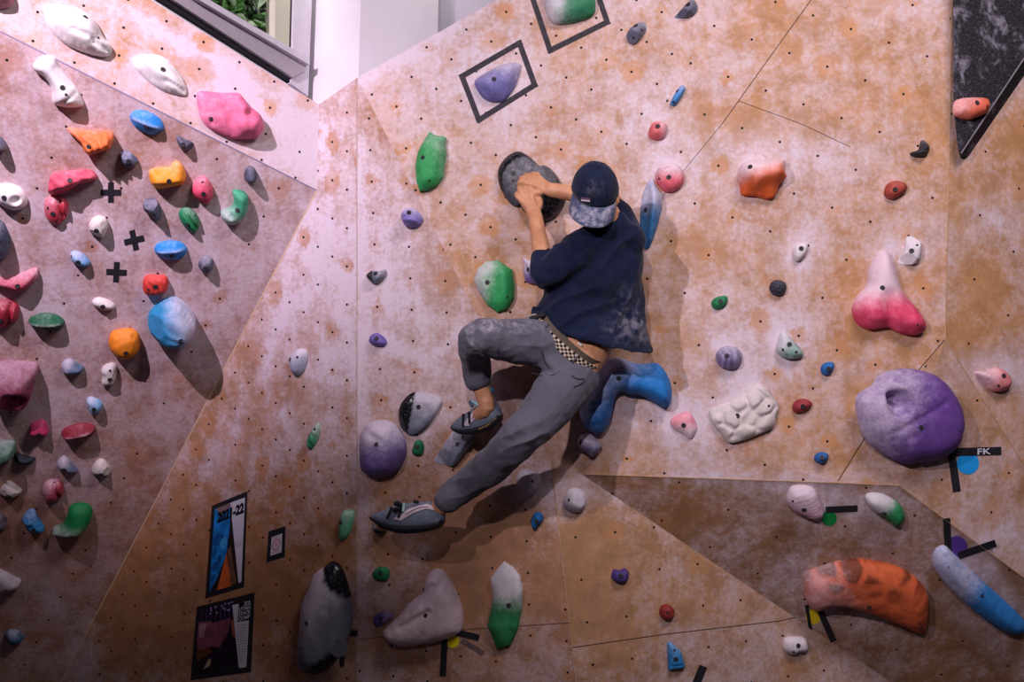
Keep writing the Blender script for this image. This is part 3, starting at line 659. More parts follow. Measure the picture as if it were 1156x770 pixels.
# ------------------------------------------------ facet with the posters
h('M','Y2','80,150 95,105 140,70 180,85 182,140 160,200 125,232 95,205',.045,'dome','A9AFC8','pale blue grey egg hold above the posters on the narrow facet',(102,132),(0,-1,.5,.15),hole=[(150,117)])
h('M','Y2','185,640 185,600 205,550 245,500 258,520 255,570 235,620 205,655',.03,'low','3FA472','narrow green ribbed hold below the pale egg hold',None,(1,-1,.35,.1),[('stripes',30,30,.004,.4)],hole=[(238,535),(205,570)])
h('M','H','590,175 605,148 635,150 640,170 625,225 605,252 588,250',.03,'flat','63B98D','pale green shield hold above the big grey slab hold',(598,190),(0,-1,.25,.12))
h('M','Y3','180,100 215,78 255,95 290,160 325,290 335,380 325,470 300,560 250,640 190,705 130,725 80,715 40,690 30,620 40,480 55,320 90,230 120,150',.08,'flat','767684','largest grey slab hold with glossy black ends near the bottom, right of the posters',(115,410),(-.6,-.6,.9,.05),[('tilt',-.5,.2,.25)],['178,95 200,20 300,40 400,200 360,310 326,296 290,275 240,230 200,180','60,790 80,715 130,660 200,610 270,560 330,555 300,700 190,790'],hole=[(297,422)])
# ------------------------------------------------ facet behind the legs
h('R1','L','250,500 265,465 310,455 345,480 365,515 350,550 310,565 270,550',.07,'dome','8379C4','small lilac swirled knob right of the crease at the upper left',(310,483),(0,-1,.4,.1),[('stripes',70,42,.008,.5)])
h('R1','M','112,150 140,125 180,125 215,118 215,150 190,180 165,195 135,180',.04,'flat','6E7688','tiny grey hold with a black end beside the crease',(172,137),(1,-1,.3,.1),[('groove',150,130,165,190,8,.012)],['90,150 140,105 150,128 160,215 120,190'])
h('R1','M','125,500 140,470 170,462 205,485 222,515 205,535 165,535 135,520',.035,'dome','6E5AA6','small plain violet pebble below the tiny two tone grey hold',(177,490),(0,-1,.1,.02))
h('R1','S','20,330 40,285 80,263 130,270 175,310 195,370 185,430 150,475 95,490 45,475 20,440',.11,'flat','6A5890','big dusty purple dome hold with rough lower half beside the crease',(107,348),(-.2,-1,.75,.02),[('groove',50,290,180,370,7,.008),('groove',40,300,110,330,6,.006),('noise',.012,.003)],off=.4,hole=[(103,455)])
h('R1','S','170,245 178,200 205,165 240,150 300,158 340,180 330,220 290,280 245,315 210,318 180,290',.075,'flat','7D7F92','grey hold with glossy black left end above the lowest green dot hold',(257,207),(.4,-1,.5,.1),[('groove',236,152,212,312,7,.012),('step',330,200,240,318,.5,30)],['140,245 160,180 205,130 240,148 232,220 208,330 160,310'])
h('R1','S','227,380 240,345 262,340 273,365 268,395 248,403 230,395',.035,'dome','1D7A52','small round green foothold right of the dusty purple dome',(253,363),(0,-1,.1,.0),name='foothold',cat='foothold')
h('R1','S','308,420 340,370 400,290 440,300 468,320 460,355 420,410 390,440 350,442 315,432',.08,'flat','6F7588','grey wedge hold under the bent leg climbing shoe',(411,353),(-1,-.6,.5,.1),[('planes',2,3),('step',455,310,380,442,.4,14)])
h('R1','Y4','95,430 110,395 150,380 195,392 238,430 245,480 210,522 160,520 115,490',.05,'dome','1A1B24','small shiny black ball under the toe of the lowest shoe',None,(-1,-1,.35,.0),name='foothold',cat='foothold',gloss=.3)
h('R1','O','135,215 150,190 185,178 215,195 215,235 195,250 150,243',.03,'flat','207748','tiny green nub left of the white sail hold',(180,203),(0,-1,.05,.0),[('noise',.01,.005)],name='foothold',cat='foothold')
h('R1','O','140,460 145,425 180,408 225,410 235,430 200,460 160,478',.03,'flat','58458A','tiny dark violet nub touching the tip of the white sail hold',(183,432),(1,0,.4,.02),name='foothold',cat='foothold')
h('R1','O','183,505 200,485 260,430 330,350 385,310 400,240 430,203 470,198 510,240 550,310 580,400 583,480 560,520 480,550 380,570 280,578 220,560 190,530',.085,'flat','D8C0C6','large pinkish white sail shaped hold with wrinkles at the bottom',(418,405),(-.7,-1,.6,.05),[('groove',235,480,400,300,13,.014),('groove',285,470,430,385,12,.014),('groove',320,400,450,260,12,.016),('groove',400,360,490,250,12,.012),('groove',380,540,400,500,14,.006)],res=36)
h('R1','O','790,157 835,185 870,230 885,300 880,400 860,500 825,580 755,600 735,540 708,475 725,400 735,320 722,245 755,195',.08,'flat','2A7A4A','long green crescent hold standing upright right of the white sail hold',(820,370),(0,-1,.85,.0),[('step',860,200,840,560,.5,22),('step',880,450,700,480,.2,20)],smooth=False,hole=[(802,565)])
h('R1','S','638,500 650,465 685,455 725,475 733,510 715,545 690,558 655,540',.055,'dome','BDB3C2','greyish white round hold with a flat facet under the straight leg',None,(0,-1,.2,.25),[('pit',670,492,26,.008)],hole=[(708,497)])
h('R1','S','697,660 710,630 735,628 745,655 725,680 715,695 705,690',.035,'flat','1763A6','small blue foothold left of the lower facet ridge',(722,655),(0,-1,.05,.0),name='foothold',cat='foothold')
# ------------------------------------------------ lower facet
h('P','W','175,140 190,105 220,97 250,115 255,150 235,180 205,182 180,165',.055,'dome','C4BAC8','whitish round hold with a shallow eye just right of the lower ridge',None,(0,-1,.2,.25),[('pit',226,130,22,.010)],hole=[(188,135)])
h('P','W','342,400 350,380 370,383 390,375 400,395 392,420 365,427 345,415',.035,'flat','4A3578','small deep purple foothold above the lower seam',(366,397),(0,-1,.05,.0),name='foothold',cat='foothold')
h('P','W','510,535 515,508 540,502 558,520 552,550 525,555',.035,'flat','8A2A28','small brick red foothold just above the lower seam',None,(0,-1,.05,.0),[('noise',.01,.004)],name='foothold',cat='foothold',hole=[(528,525)])
h('P','W','537,635 548,632 580,660 596,715 590,722 540,730',.04,'flat','2F86C8','blue three cornered foothold below the lower seam',(556,685),(0,-1,.2,.05),[('groove',548,712,590,705,5,.006)],smooth=False,name='foothold',cat='foothold',hole=[(553,654)])
h('P','V','78,645 85,620 115,614 150,617 160,640 157,665 130,668 110,677 85,665',.04,'flat','E0D6DC','small white foothold under the orange giraffe patterned slab',(117,638),(0,-1,.2,.25),name='foothold',cat='foothold',hole=[(102,660)])
# ------------------------------------------------ shaded facet
h('D','V','88,130 105,97 150,92 185,105 205,150 215,190 195,208 160,200 110,175 90,150',.05,'flat','D8A8BC','pinkish white oval hold with fine red ripples at the top of the shaded facet',(142,158),(0,-1,.5,.25),[('stripes',-72,15,.003,.35)],hole=[(105,132)])
h('D','V','362,130 385,118 430,125 480,155 497,190 485,220 465,230 435,205 395,180 370,155',.05,'flat','2F8A56','green and white oval hold right of the green round marker',(418,172),(-1,-1,.95,.0),hole=[(455,207)])
def lower_mask(vs): return np.ones(len(vs))
h('D','V','150,430 160,405 220,380 320,358 420,368 500,395 560,440 582,480 580,550 568,605 530,598 470,570 380,535 300,515 240,510 205,528 170,515 152,480',.09,'flat','D2623A','large orange slab hold with brown giraffe patches on the shaded facet',(365,487),(-1,.5,.6,-.15),[('cells',70,.004,1.2,2.0,lambda vs: sstep(vs[:, 1], np.percentile(vs[:, 1], 45), np.percentile(vs[:, 1], 80))),('step',152,500,580,600,.15,40)],off=.4,hole=[(540,545)],res=26)
h('D','V','597,350 610,318 640,305 670,330 740,400 830,480 900,545 925,585 880,600 830,585 750,530 660,450 605,385',.07,'flat','2F7CC4','long blue bar hold slanting down at the right edge, chalked white at its upper end',(757,450),(-1,-.5,.7,-.08),hole=[(850,560),(640,350)])
# ------------------------------------------------ right facets
h('T','U','125,300 135,255 165,235 195,215 230,170 300,145 380,143 460,170 520,225 565,300 582,370 575,430 545,490 490,530 410,555 385,548 345,560 290,545 245,520 205,490 170,455 140,390',.12,'flat','6A4594','biggest purple ball hold with a pocket and a cut line at the right',(340,387),(-1,-.4,.55,.0),[('pit',262,285,46,.075),('groove',165,452,460,278,6,.010),('groove',190,222,262,268,18,.035),('groove',290,440,340,415,6,.006),('groove',180,465,240,440,6,.012)],off=.4,hole=[(515,402)],res=28)
h('R4','U','630,155 680,150 715,135 755,155 775,195 765,225 730,240 695,235 660,195',.05,'flat','DE7F82','salmon pink teardrop hold with chalk around it at the right edge',(720,170),(-1,-.4,.5,.15),hole=[(700,212)])
h('VOL','K','890,410 910,382 1000,380 1022,400 1015,435 975,455 940,465 895,445',.045,'flat','E4694E','salmon orange hold bolted on the black wedge volume',(955,405),(-1,-1,.4,.1),hole=[(995,420)])
# ------------------------------------------------ main panel
h('R2','P','643,280 660,220 700,195 780,195 850,195 893,190 895,250 905,290 870,330 850,385 810,403 740,388 670,380 660,340',.11,'flat','D8612F','big orange red lumpy hold with chalky top right of centre',(692,248),(-.3,-1,1.0,-.05),[('noise',.06,.016),('bump',870,210,50,.02),('pit',780,360,50,.02),('step',650,330,880,310,.3,40)])
h('R2','J','638,710 655,670 690,655 730,668 742,700 725,745 680,760 645,745',.045,'dome','D4656A','small pinkish red round hold above the pink smiling disc hold',(682,695),(1,-.3,.45,.1),[('noise',.02,.005)])
h('R2','P','195,270 215,225 265,208 320,225 350,280 340,330 300,362 255,370 220,345 198,310',.05,'flat','D45A68','pink chalky disc hold with an engraved arc beside the blue fin hold',(260,297),(0,-1,.75,.15),[('groove',235,255,260,245,5,.006),('groove',260,245,290,240,5,.006),('groove',300,255,310,280,5,.006)],patch=['230,252 243,240 262,234 263,243 249,249 241,260 240,274 231,274','290,240 305,244 314,262 306,272 300,256 288,247'],res=26,hole=[(210,302)])
h('R2','P','175,290 205,340 235,385 232,450 210,540 185,620 165,665 140,678 120,660 110,560 115,450 125,380 150,310',.09,'low','2F78B4','tall blue fin hold standing upright right of the climber head',(137,468),(0,-1,.55,.1),[('step',165,300,150,670,.45,14)],smooth=False)
h('R2','J','755,565 760,545 790,490 815,465 835,478 830,500 800,550 775,572',.035,'flat','3E86C8','small blue stick hold slanting near the top above the small pinkish red hold',(790,500),(0,-1,.25,.08),hole=[(768,560)])
h('R2','J','518,185 540,150 590,118 620,115 625,160 590,210 560,235 530,225',.05,'flat','66687C','grey chip hold right of the upper tape frame',(563,150),(0,-1,.25,.08),[('planes',3,2)],hole=[(598,172),(553,210)])
h('R2','J','780,85 810,55 850,10 880,0 905,30 895,65 850,90 810,93',.05,'flat','5E6076','grey chip hold nearest the top edge at the centre',(845,37),(0,-1,.2,.08),[('planes',3,5)])
h('R2','J','70,-40 200,-60 330,-40 348,40 330,80 270,105 190,125 130,125 100,105 80,60',.07,'flat','2F7A58','green chalky slab hold inside the upper tape frame',(325,45),(-1,-.2,.75,.05),hole=[(195,102)])
h('R2','I','650,445 665,420 720,385 800,345 880,335 903,350 895,400 870,470 820,535 770,552 710,535 670,490',.07,'dome','6E6AA8','violet half moon hold inside the lower tape frame',(762,448),(0,-1,.5,.12),[('noise',.02,.002)])
h('R2','L','410,40 440,60 498,68 492,120 500,160 490,220 480,290 450,330 400,358 352,365 335,310 330,230 345,150 380,85',.07,'flat','2F9A55','tall bright green scale hold on the ridge, upper left of the black disc hold',(380,195),(.2,-.1,.3,.05),[('bump',420,180,70,.01)],smooth=False,hole=[(413,317)])
h('R2','M','695,170 715,110 760,70 830,62 880,100 905,115 918,200 915,270 880,330 825,350 770,310 720,230',.075,'flat','2E9C58','chalky green scale hold left of the climber sleeve',(773,190),(-1,-.3,.7,.0),[('step',830,60,850,340,.3,30)],smooth=False,hole=[(880,270)])
h('R2','M','965,50 985,60 1050,80 1070,120 1068,180 1030,198 980,180 965,130 970,90',.06,'dome','7A62A8','purple grooved knob half hidden by the climber sleeve',(993,120),(-1,-1,.6,.1),[('groove',985,60,1040,130,7,.012),('groove',975,80,1000,180,7,.01)])
h('R2','Y5','88,290 100,215 150,140 220,90 280,78 350,110 410,160 455,205 490,200 550,230 610,300 650,370 685,450 680,520 640,600 590,650 520,685 470,675 400,655 320,600 280,545 255,560 200,530 140,450 105,380',.08,'flat','45464F','big black and charcoal disc hold gripped by both hands of the climber',(228,290),(0,-1,.15,.1),[('groove',458,205,400,270,12,.02),('step',455,205,270,550,.25,12)],['40,290 60,180 130,90 220,40 320,50 400,140 330,140 250,165 180,230 140,300 140,360 160,440 100,440 60,380','605,285 660,300 700,375 590,365','480,470 600,470 720,430 730,520 680,630 600,700 520,720 450,700 490,560'],res=26,hole=[(228,350)])
h('R2','T','82,145 100,125 140,118 145,145 125,168 95,172',.03,'dome','1F7A4E','tiny green foothold right of the climber shadow',(113,142),(0,-1,.1,.02),name='foothold',cat='foothold')
h('R2','T','312,85 325,60 355,55 378,75 375,105 350,120 325,112',.045,'dome','3C3C4C','small dark grey ribbed round hold right of the tiny green foothold',(337,82),(0,-1,.1,.02),[('stripes',60,14,.003,.5)])
h('R2','T','100,360 115,328 155,315 190,330 205,365 190,400 155,412 118,398',.065,'dome','8C7FB0','lilac ball hold with wavy dark grooves',(136,357),(0,-1,.3,.15),[('stripes',15,27,.006,.8)])
h('R2','T','345,300 362,260 395,285 440,340 440,360 400,370 365,362 340,335',.055,'flat','7FA89E','pale grey green wedge hold right of the lilac grooved ball',(382,312),(-1,-1,.5,.25),[('groove',362,265,385,360,6,.008)],hole=[(408,342),(357,333)])
h('R2','T','515,405 530,385 560,380 568,400 550,430 525,432',.04,'dome','2468B0','small blue foothold right of the pale grey green wedge',(538,408),(0,-1,.05,.0),name='foothold',cat='foothold')
h('R2','T','403,560 415,535 450,525 478,540 475,560 445,580 415,583',.04,'dome','93323A','dark red oval foothold right of the cream cobbled hold',(437,556),(0,-1,.05,.03),name='foothold',cat='foothold')
h('R2','T','490,755 510,738 540,742 543,765 520,785 495,775',.04,'dome','2A62A8','small blue foothold left of the biggest purple ball, near the undercut edge',(512,757),(0,-1,.05,.0),name='foothold',cat='foothold')
h('R2','T','75,590 80,565 170,525 255,465 300,480 320,510 348,555 340,590 325,640 270,668 200,695 150,700 115,660 85,625',.05,'flat','CCC0BE','cream cobbled hold like a turtle shell in the middle of the main panel',(180,592),(-.5,-1,.3,.12),[('cells',62,.016,0,5.3),('tilt',.3,.7,.3)],res=30,hole=[(302,553)])
h('R2','X','295,400 312,390 330,400 350,440 368,500 385,545 430,600 462,645 465,680 430,700 370,690 330,672 270,680 225,660 205,610 220,560 255,520 265,460',.085,'flat','E2466E','pink trumpet shaped hold with chalk white neck',(294,533),(-.15,-1,1.0,.1),[('bump',250,610,70,.012),('groove',320,560,330,670,24,.018),('bump',420,650,50,.008)],hole=[(420,665)],res=22)
h('R2','X','400,345 430,345 450,380 445,425 420,445 370,437 385,400',.045,'flat','D8CFD6','white three cornered hold right of the pink trumpet neck',(405,398),(0,-1,.3,.3),[('planes',2,3)],hole=[(428,377)])
h('R2','P','938,705 950,662 1000,645 1020,660 1015,700 975,745 950,740',.035,'flat','D9CDD0','small whitish hold below the orange red lumpy hold',(977,680),(0,-1,.3,.35))
h('R2','X','317,180 330,150 365,140 395,155 393,180 350,208 325,200',.04,'flat','A3443A','small rust red hold under the black fang hold',(347,178),(0,-1,.1,.05))
h('R2','K','718,592 750,578 762,542 785,560 790,590 770,607 735,607',.05,'dome','2B2D33','small black fang shaped hold left of the black wedge tip',(763,580),(0,-1,.15,.03),[('planes',3,4)])
h('R2','px',[(757,475),(765,468),(778,465),(785,475),(787,485),(780,496),(770,490),(760,484)],.03,'dome','DC7F8E','pale pink chalky hold right of the big blue boomerang',(771,480),(0,1,.5,.3))
h('R2','R','585,690 600,660 640,655 680,690 690,715 650,755 620,735 595,720',.055,'dome','8079A0','greyish purple knob under the lower tip of the blue boomerang',(597,688),(0,-1,.55,.15),hole=[(688,716)])
h('R2','Y6','330,155 400,155 480,185 560,195 650,190 700,230 745,310 762,390 755,470 735,515 690,510 620,470 540,430 450,420 400,400 360,430 340,500 320,590 290,660 240,705 180,690 120,640 92,560 110,480 150,400 190,320 230,250 280,190',.11,'flat','2376C2','big blue boomerang shaped hold under the climber right hip',(368,303),(-.6,-.6,.55,.0),[('groove',180,500,290,460,18,.012),('groove',120,560,280,520,10,.006),('groove',180,640,290,620,14,.008),('bump',240,580,60,.01)],off=.4,res=28,hole=[(712,500)])
# ------------------------------------------------------------------ tape, route markers, posters
mTape = flat('black cloth tape', '242229', .6, .3, var=.15, scale=60); mTapeG = flat('dusty charcoal tape', '3B363E', .75, .2, var=.25, scale=40)
def flatpiece(name, pl, pts, mat, parent, z0=.0002, z1=.0010, bz=0):
    q = [pl.uv(*p) for p in pts]; c = sum(q, Vector((0, 0)))/len(q)
    v, f = prism([p-c for p in q], z0, z1)
    o = mobj(name, v, f, mat, smooth=False, M=pl.M @ Matrix.Translation((c.x, c.y, 0)))
    if parent:
        w = o.matrix_world.copy(); o.parent = parent; o.matrix_parent_inverse = parent.matrix_world.inverted(); o.matrix_world = w
    return o
def bar(x0, y0, x1, y1, w):
    d = Vector((x1-x0, y1-y0)).normalized(); s = Vector((-d.y, d.x))*w/2
    return [(x0+s.x, y0+s.y), (x1+s.x, y1+s.y), (x1-s.x, y1-s.y), (x0-s.x, y0-s.y)]
def root_at(name, pl, px, py): return empty(name, pl.M @ Matrix.Translation(Vector((*pl.uv(px, py), 0))))
def disc_pts(cx, cy, r, a0=0, a1=360, n=28): return [(cx+r*math.cos(math.radians(a0+(a1-a0)*i/n)), cy-r*math.sin(math.radians(a0+(a1-a0)*i/n))) for i in range(n if a1-a0 == 360 else n+1)]
bpy.context.view_layer.update()
for cx, cy, ang, lab in ((125.3, 217.3, 0, 'topmost of the three black tape crosses, beside the crimson jug hold'), (151.5, 271.2, -13, 'middle black tape cross, tilted, right of the cream six sided hold'), (131.5, 307.3, 3, 'lowest of the three black tape crosses, above the small cream oval hold')):
    r = root_at('tape_cross', PLL, cx, cy); tag(r, lab, 'tape mark', 'black tape crosses on the left wall'); bpy.context.view_layer.update()
    for k in (0, 90):
        a = math.radians(ang+k); dx, dy = math.cos(a)*11.5, math.sin(a)*11.5
        flatpiece('tape_strip', PLL, bar(cx-dx, cy-dy, cx+dx, cy+dy, 6.6), mTape, r, .0002, .001 if k else .0018)
def frame(corners, lab):
    cx = sum(c[0] for c in corners)/4; cy = sum(c[1] for c in corners)/4
    r = root_at('tape_rectangle', PR2, cx, cy); tag(r, lab, 'tape rectangle', 'tape frames around holds'); bpy.context.view_layer.update()
    for i in range(4):
        (x0, y0), (x1, y1) = corners[i], corners[(i+1) % 4]; d = Vector((x1-x0, y1-y0)).normalized()*3
        flatpiece('tape_strip', PR2, bar(x0-d.x, y0-d.y, x1+d.x, y1+d.y, 6.2), mTapeG, r, .0002, .001+.0005*(i % 2))
frame(crop('I', '585,415 897,234 980,462 677,652'), 'charcoal tape rectangle around the violet half moon hold')
frame([(598, -12), (621, 57), (685.5, 25), (662, -44)], 'charcoal tape frame around the green slab hold at the top edge')
def marker(fac, disc, r, col, tapes, lab, a=(0, 360), z=.0016, z0=.0002):
    pl = facets[fac]
    rt = root_at('route_marker', pl, *disc); tag(rt, lab, 'route marker', 'round route markers with tape'); bpy.context.view_layer.update()
    flatpiece('disc', pl, disc_pts(*disc, r, *a), flat('marker '+col, col, .5, .4, var=.06, scale=30), rt, z0, z)
    for t in tapes: flatpiece('tape_strip', pl, bar(*t), mTape, rt, .0003, min(z, .003)+.0008)
    return rt
fk = marker('T', (1092.5, 523), 12.5, '1E9BEA', [(1072, 510.5, 1130, 509, 9.2), (1074, 512, 1080, 555, 8.6)], 'blue round marker with black tape lettered in white below the purple ball', z=.0016)
mk_g = marker('D', (936, 585), 8.6, '11823F', [(932, 575.5, 968, 573.8, 7.0)], 'green round marker with one black tape strip below the rippled oval hold')
marker('D', (918, 696.5), 8.4, 'E6C81E', [(910.5, 683, 916, 717, 4.0), (926, 690, 941, 724, 7.2)], 'yellow round marker with black tape under the left end of the orange slab')
marker('D', (1080, 617), 12, '5B3C96', [(1068.5, 585, 1070.5, 623, 8), (1082, 627, 1124, 613, 8)], 'purple round marker with two black tape strips at the top of the long blue bar')
marker('R1', (511, 724), 7.6, 'E9D21A', [(502, 722, 500, 763, 7.0), (516, 714, 541, 720, 7.0)], 'yellow round marker with black tape under the white sail hold')
marker('M', (389.5, 727), 10.2, '6E7078', [(394, 714.5, 404, 714.5, 6.5), (386.5, 737, 386.5, 752, 4.6)], 'grey round marker with black tape at the lower right of the grey slab hold', z=.058, z0=.055)
tp = flatpiece('tape_strip', PP, bar(794, 752, 786, 772, 9.5), mTape, None); tag(tp, 'loose black tape strip below the blue three cornered foothold at the bottom edge', 'tape')
old = flatpiece('tape_strip', PR1, bar(521, 723, 546, 738, 6), flat('grey worn tape', '6B5A58', .8, var=.2), None, .0002, .0008); tag(old, 'worn grey tape strip slanting below the black tape of the yellow marker', 'tape')
sc_ = flatpiece('tape_strip', PLL, bar(67, 545, 73, 534, 2.6), flat('bare wood scratch', 'C59A72', .8), None, .0001, .0004); tag(sc_, 'thin pale strip above the dusty red split hold', 'tape')
def text_mesh(txt, size=1.0, bold=0.0):
    cu = bpy.data.curves.new('lettering', 'FONT'); cu.body = txt; cu.size = size; cu.offset = bold; cu.resolution_u = 3
    o = bpy.data.objects.new('lettering', cu); COL.objects.link(o); bpy.context.view_layer.update()
    me = bpy.data.meshes.new_from_object(o.evaluated_get(bpy.context.evaluated_depsgraph_get()))
    bpy.data.objects.remove(o); bpy.data.curves.remove(cu)
    v = [tuple(x.co) for x in me.vertices]; f = [tuple(p.vertices) for p in me.polygons]; bpy.data.meshes.remove(me)
    xs = [a[0] for a in v]; ys = [a[1] for a in v]
    x0, x1, y0, y1 = min(xs), max(xs), min(ys), max(ys)
    return [((a[0]-x0)/(x1-x0), (a[1]-y0)/(y1-y0)) for a in v], f
class Quad:
    """s to the right, t down, inside four picture corners TL TR BR BL laid on a facet"""
    def __init__(s, pl, c): s.pl = pl; s.c = [pl.uv(*p) for p in c]
    def uv(s, a, b):
        tl, tr, br, bl = s.c
        return (tl*(1-a)+tr*a)*(1-b)+(bl*(1-a)+br*a)*b
    def piece(s, name, pts, mat, parent, z0, z1):
        q = [s.uv(*p) for p in pts]
        v, f = prism(q, z0, z1); return s._add(name, v, f, mat, parent)
    def text(s, name, txt, box, mat, parent, z, bold=0.0):
        v, f = text_mesh(txt, 1, bold); x0, y0, x1, y1 = box
        vv = []
        for a, b in v:
            q = s.uv(x0+(x1-x0)*a, y1-(y1-y0)*b); vv.append((q.x, q.y, z))
        return s._add(name, vv, f, mat, parent)
    def _add(s, name, v, f, mat, parent):
        o = mobj(name, [s.pl.w(*x) for x in v], f, mat, smooth=False)
        if parent:
            o.parent = parent; o.matrix_parent_inverse = parent.matrix_world.inverted()
        return o
mW = flat('tape pen white', 'D9D5E0', .7); mPaper = flat('poster paper', 'D8D2E2', .6, .3); mBlk = flat('poster black', '121116', .5, .3)
qf = Quad(PT, [(1103, 506.5), (1118, 505.8), (1118, 512.5), (1103, 513.2)]); bpy.context.view_layer.update()
qf.text('lettering', 'FK', (0, 0, 1, 1), mW, fk, .0032, .012)
# poster 1
def poster(corners, lab):
    pl = PM; r = root_at('poster', pl, sum(c[0] for c in corners)/4, sum(c[1] for c in corners)/4)
    tag(r, lab, 'poster', 'notices on the narrow facet'); bpy.context.view_layer.update(); q = Quad(pl, corners)
    q.piece('border', [(0, 0), (1, 0), (1, 1), (0, 1)], mTape, r, .0002, .0015); return r, q
r, q = poster([(239.5, 571), (279.5, 554.5), (275.5, 662.5), (232, 675.5)], 'tall poster with blue shapes and an orange wedge, upper of the two big posters')
z = .0015
q.piece('picture', [(.09, .05), (.94, .055), (.93, .94), (.10, .93)], flat('poster dark brown print', '2A1F22', .5), r, z, z+.0003)
q.piece('print', [(.09, .05), (.52, .05), (.55, .30), (.50, .58), (.30, .80), (.12, .93), (.10, .93)], flat('poster blue print', '1E7FD0', .5, var=.35, scale=25), r, z, z+.0006)
q.piece('print', [(.12, .05), (.52, .05), (.52, .10), (.30, .14)], flat('poster pinkish print', '8C6F74', .5), r, z, z+.0008)
mB2 = flat('poster deep blue print', '155A9C', .5, var=.2, scale=30)
for cx, cy, rx, ry in ((.25, .40, .16, .065), (.17, .52, .07, .055), (.40, .46, .1, .06), (.22, .68, .1, .05), (.16, .8, .08, .04), (.32, .62, .07, .05)):
    q.piece('print', [(cx+rx*math.cos(k*.449), cy+ry*math.sin(k*.449)) for k in range(14)], mB2 if cx != .40 else flat('poster sky blue print', '3FA2E6', .5), r, z, z+.0008+.0001*cx)
q.piece('print', [(.50, .58), (.68, .95), (.30, .95)], flat('poster orange print', 'C8622A', .5, var=.15), r, z, z+.0009)
q.piece('print', [(.52, .55), (.60, .52), (.80, .93), (.66, .94)], flat('poster tan print', '6E4A34', .5, var=.3), r, z, z+.0009)
q.piece('paper_strip', [(.53, .05), (.94, .055), (.93, .94), (.86, .94)], mPaper, r, z, z+.0010)
q.text('lettering', '2021-22', (.18, .10, .93, .215), mBlk, r, z+.0016, .06)
for i in range(3): q.piece('text_line', [(.70+.02*i, .50+.02*i), (.90, .50+.02*i), (.90, .505+.02*i), (.70+.02*i, .505+.02*i)], flat('poster small print', '8A8496', .6), r, z, z+.0012)
# poster 2
r, q = poster([(222.5, 685), (287.5, 669), (283.5, 758.5), (215.5, 767.5)], 'wide dark poster with white headline lettering, lower of the two big posters')
q.piece('picture', [(.05, .06), (.72, .10), (.79, .92), (.06, .94)], flat('poster night print', '241629', .5, var=.3, scale=30), r, z, z+.0003)
q.piece('print', [(.05, .22), (.27, .24), (.30, .27), (.62, .25), (.58, .45), (.45, .62), (.30, .58), (.10, .62), (.06, .55)], flat('poster rose print', '8A4A5C', .5, var=.3, scale=22), r, z, z+.0006)
q.piece('print', [(.07, .24), (.20, .26), (.16, .45), (.08, .42)], flat('poster pale rose print', 'B58496', .5, var=.2), r, z, z+.0008)
q.piece('print', [(.06, .60), (.30, .60), (.33, .66), (.08, .76)], flat('poster rust print', '6A3A22', .5, var=.3), r, z, z+.0007)
q.piece('print', [(.62, .28), (.70, .30), (.72, .55), (.66, .48)], flat('poster ember print', 'A0523E', .5, var=.3), r, z, z+.0007)
mPu = flat('poster violet lamp print', 'C79BE8', .5); rr_ = random.Random(5)
for i in range(16):
    cx, cy = rr_.uniform(.25, .66), rr_.uniform(.04, .15)
    q.piece('print', [(cx-.01, cy-.01), (cx+.012, cy-.01), (cx+.012, cy+.012), (cx-.01, cy+.012)], mPu, r, z, z+.0008)
for i in range(7):
    cx = .1+.08*i; q.piece('print', [(cx, .08), (cx+.012, .08), (cx+.014, .24), (cx+.002, .24)], flat('poster mauve beam print', '5C3E70', .5), r, z, z+.0005)
q.piece('print', [(.27, .76), (.32, .74), (.31, .84), (.20, .88)], flat('poster figure print', 'B8A07E', .5, var=.3), r, z, z+.0007)
q.piece('paper_strip', [(.63, .09), (.93, .10), (.92, .93), (.80, .93)], mPaper, r, z, z+.0009)
q.piece('headline_panel', [(.745, .07), (.965, .08), (.955, .335), (.735, .325)], mBlk, r, z, z+.0012)
for i, (w, x0) in enumerate((('22', .83), ('UTAH', .75), ('STATE', .75), ('COMP', .75))):
    q.text('lettering', w, (x0, .085+.06*i, .945, .135+.06*i), mPaper, r, z+.0014, .03)
for i in range(15): q.piece('text_line', [(.72+.0055*i, .38+.034*i), (.90, .38+.034*i), (.90, .386+.034*i), (.72+.0055*i, .386+.034*i)], flat('poster small print', '8A8496', .6), r, z, z+.0011)
# small notice
r, q = poster([(303.5, 600), (322.5, 594), (321.5, 628.5), (301, 635)], 'small black framed notice with a pink round stamp, right of the tall poster')
q.piece('paper', [(.20, .22), (.82, .20), (.82, .82), (.20, .82)], mPaper, r, z, z+.0004)
mPk = flat('notice pink print', 'C86A80', .6)
ring_ = [(.51+.25*math.cos(k*.2618), .51+.19*math.sin(k*.2618)) for k in range(24)]; inn = [(.51+.20*math.cos(k*.2618), .51+.15*math.sin(k*.2618)) for k in range(24)]
vs = [(*q.uv(*p), z+.0008) for p in ring_+inn]
q._add('stamp', vs, [(k, 24+k, 24+(k+1) % 24, (k+1) % 24) for k in range(24)], mPk, r)
q.piece('stamp', [(.51+.15*math.cos(k*.5236)*(1 if k % 2 else .6), .51+.12*math.sin(k*.5236)*(1 if k % 2 else .6)) for k in range(12)], flat('notice pale pink print', 'E0A0AE', .6), r, z, z+.0007)
for yy in (.255, .745): q.piece('text_line', [(.27, yy), (.75, yy-.01), (.75, yy+.01), (.27, yy+.025)], mPk, r, z, z+.0007)
def Q3(px, py, d):          # the hips hang closer to the wall than the head
    t = min(1, max(0, (py-230)/110)); t = t*t*(3-2*t); k = min(1, max(0, (4.02-d)/.12))
    return P3(px, py, d+(.03+.08*t)*k)
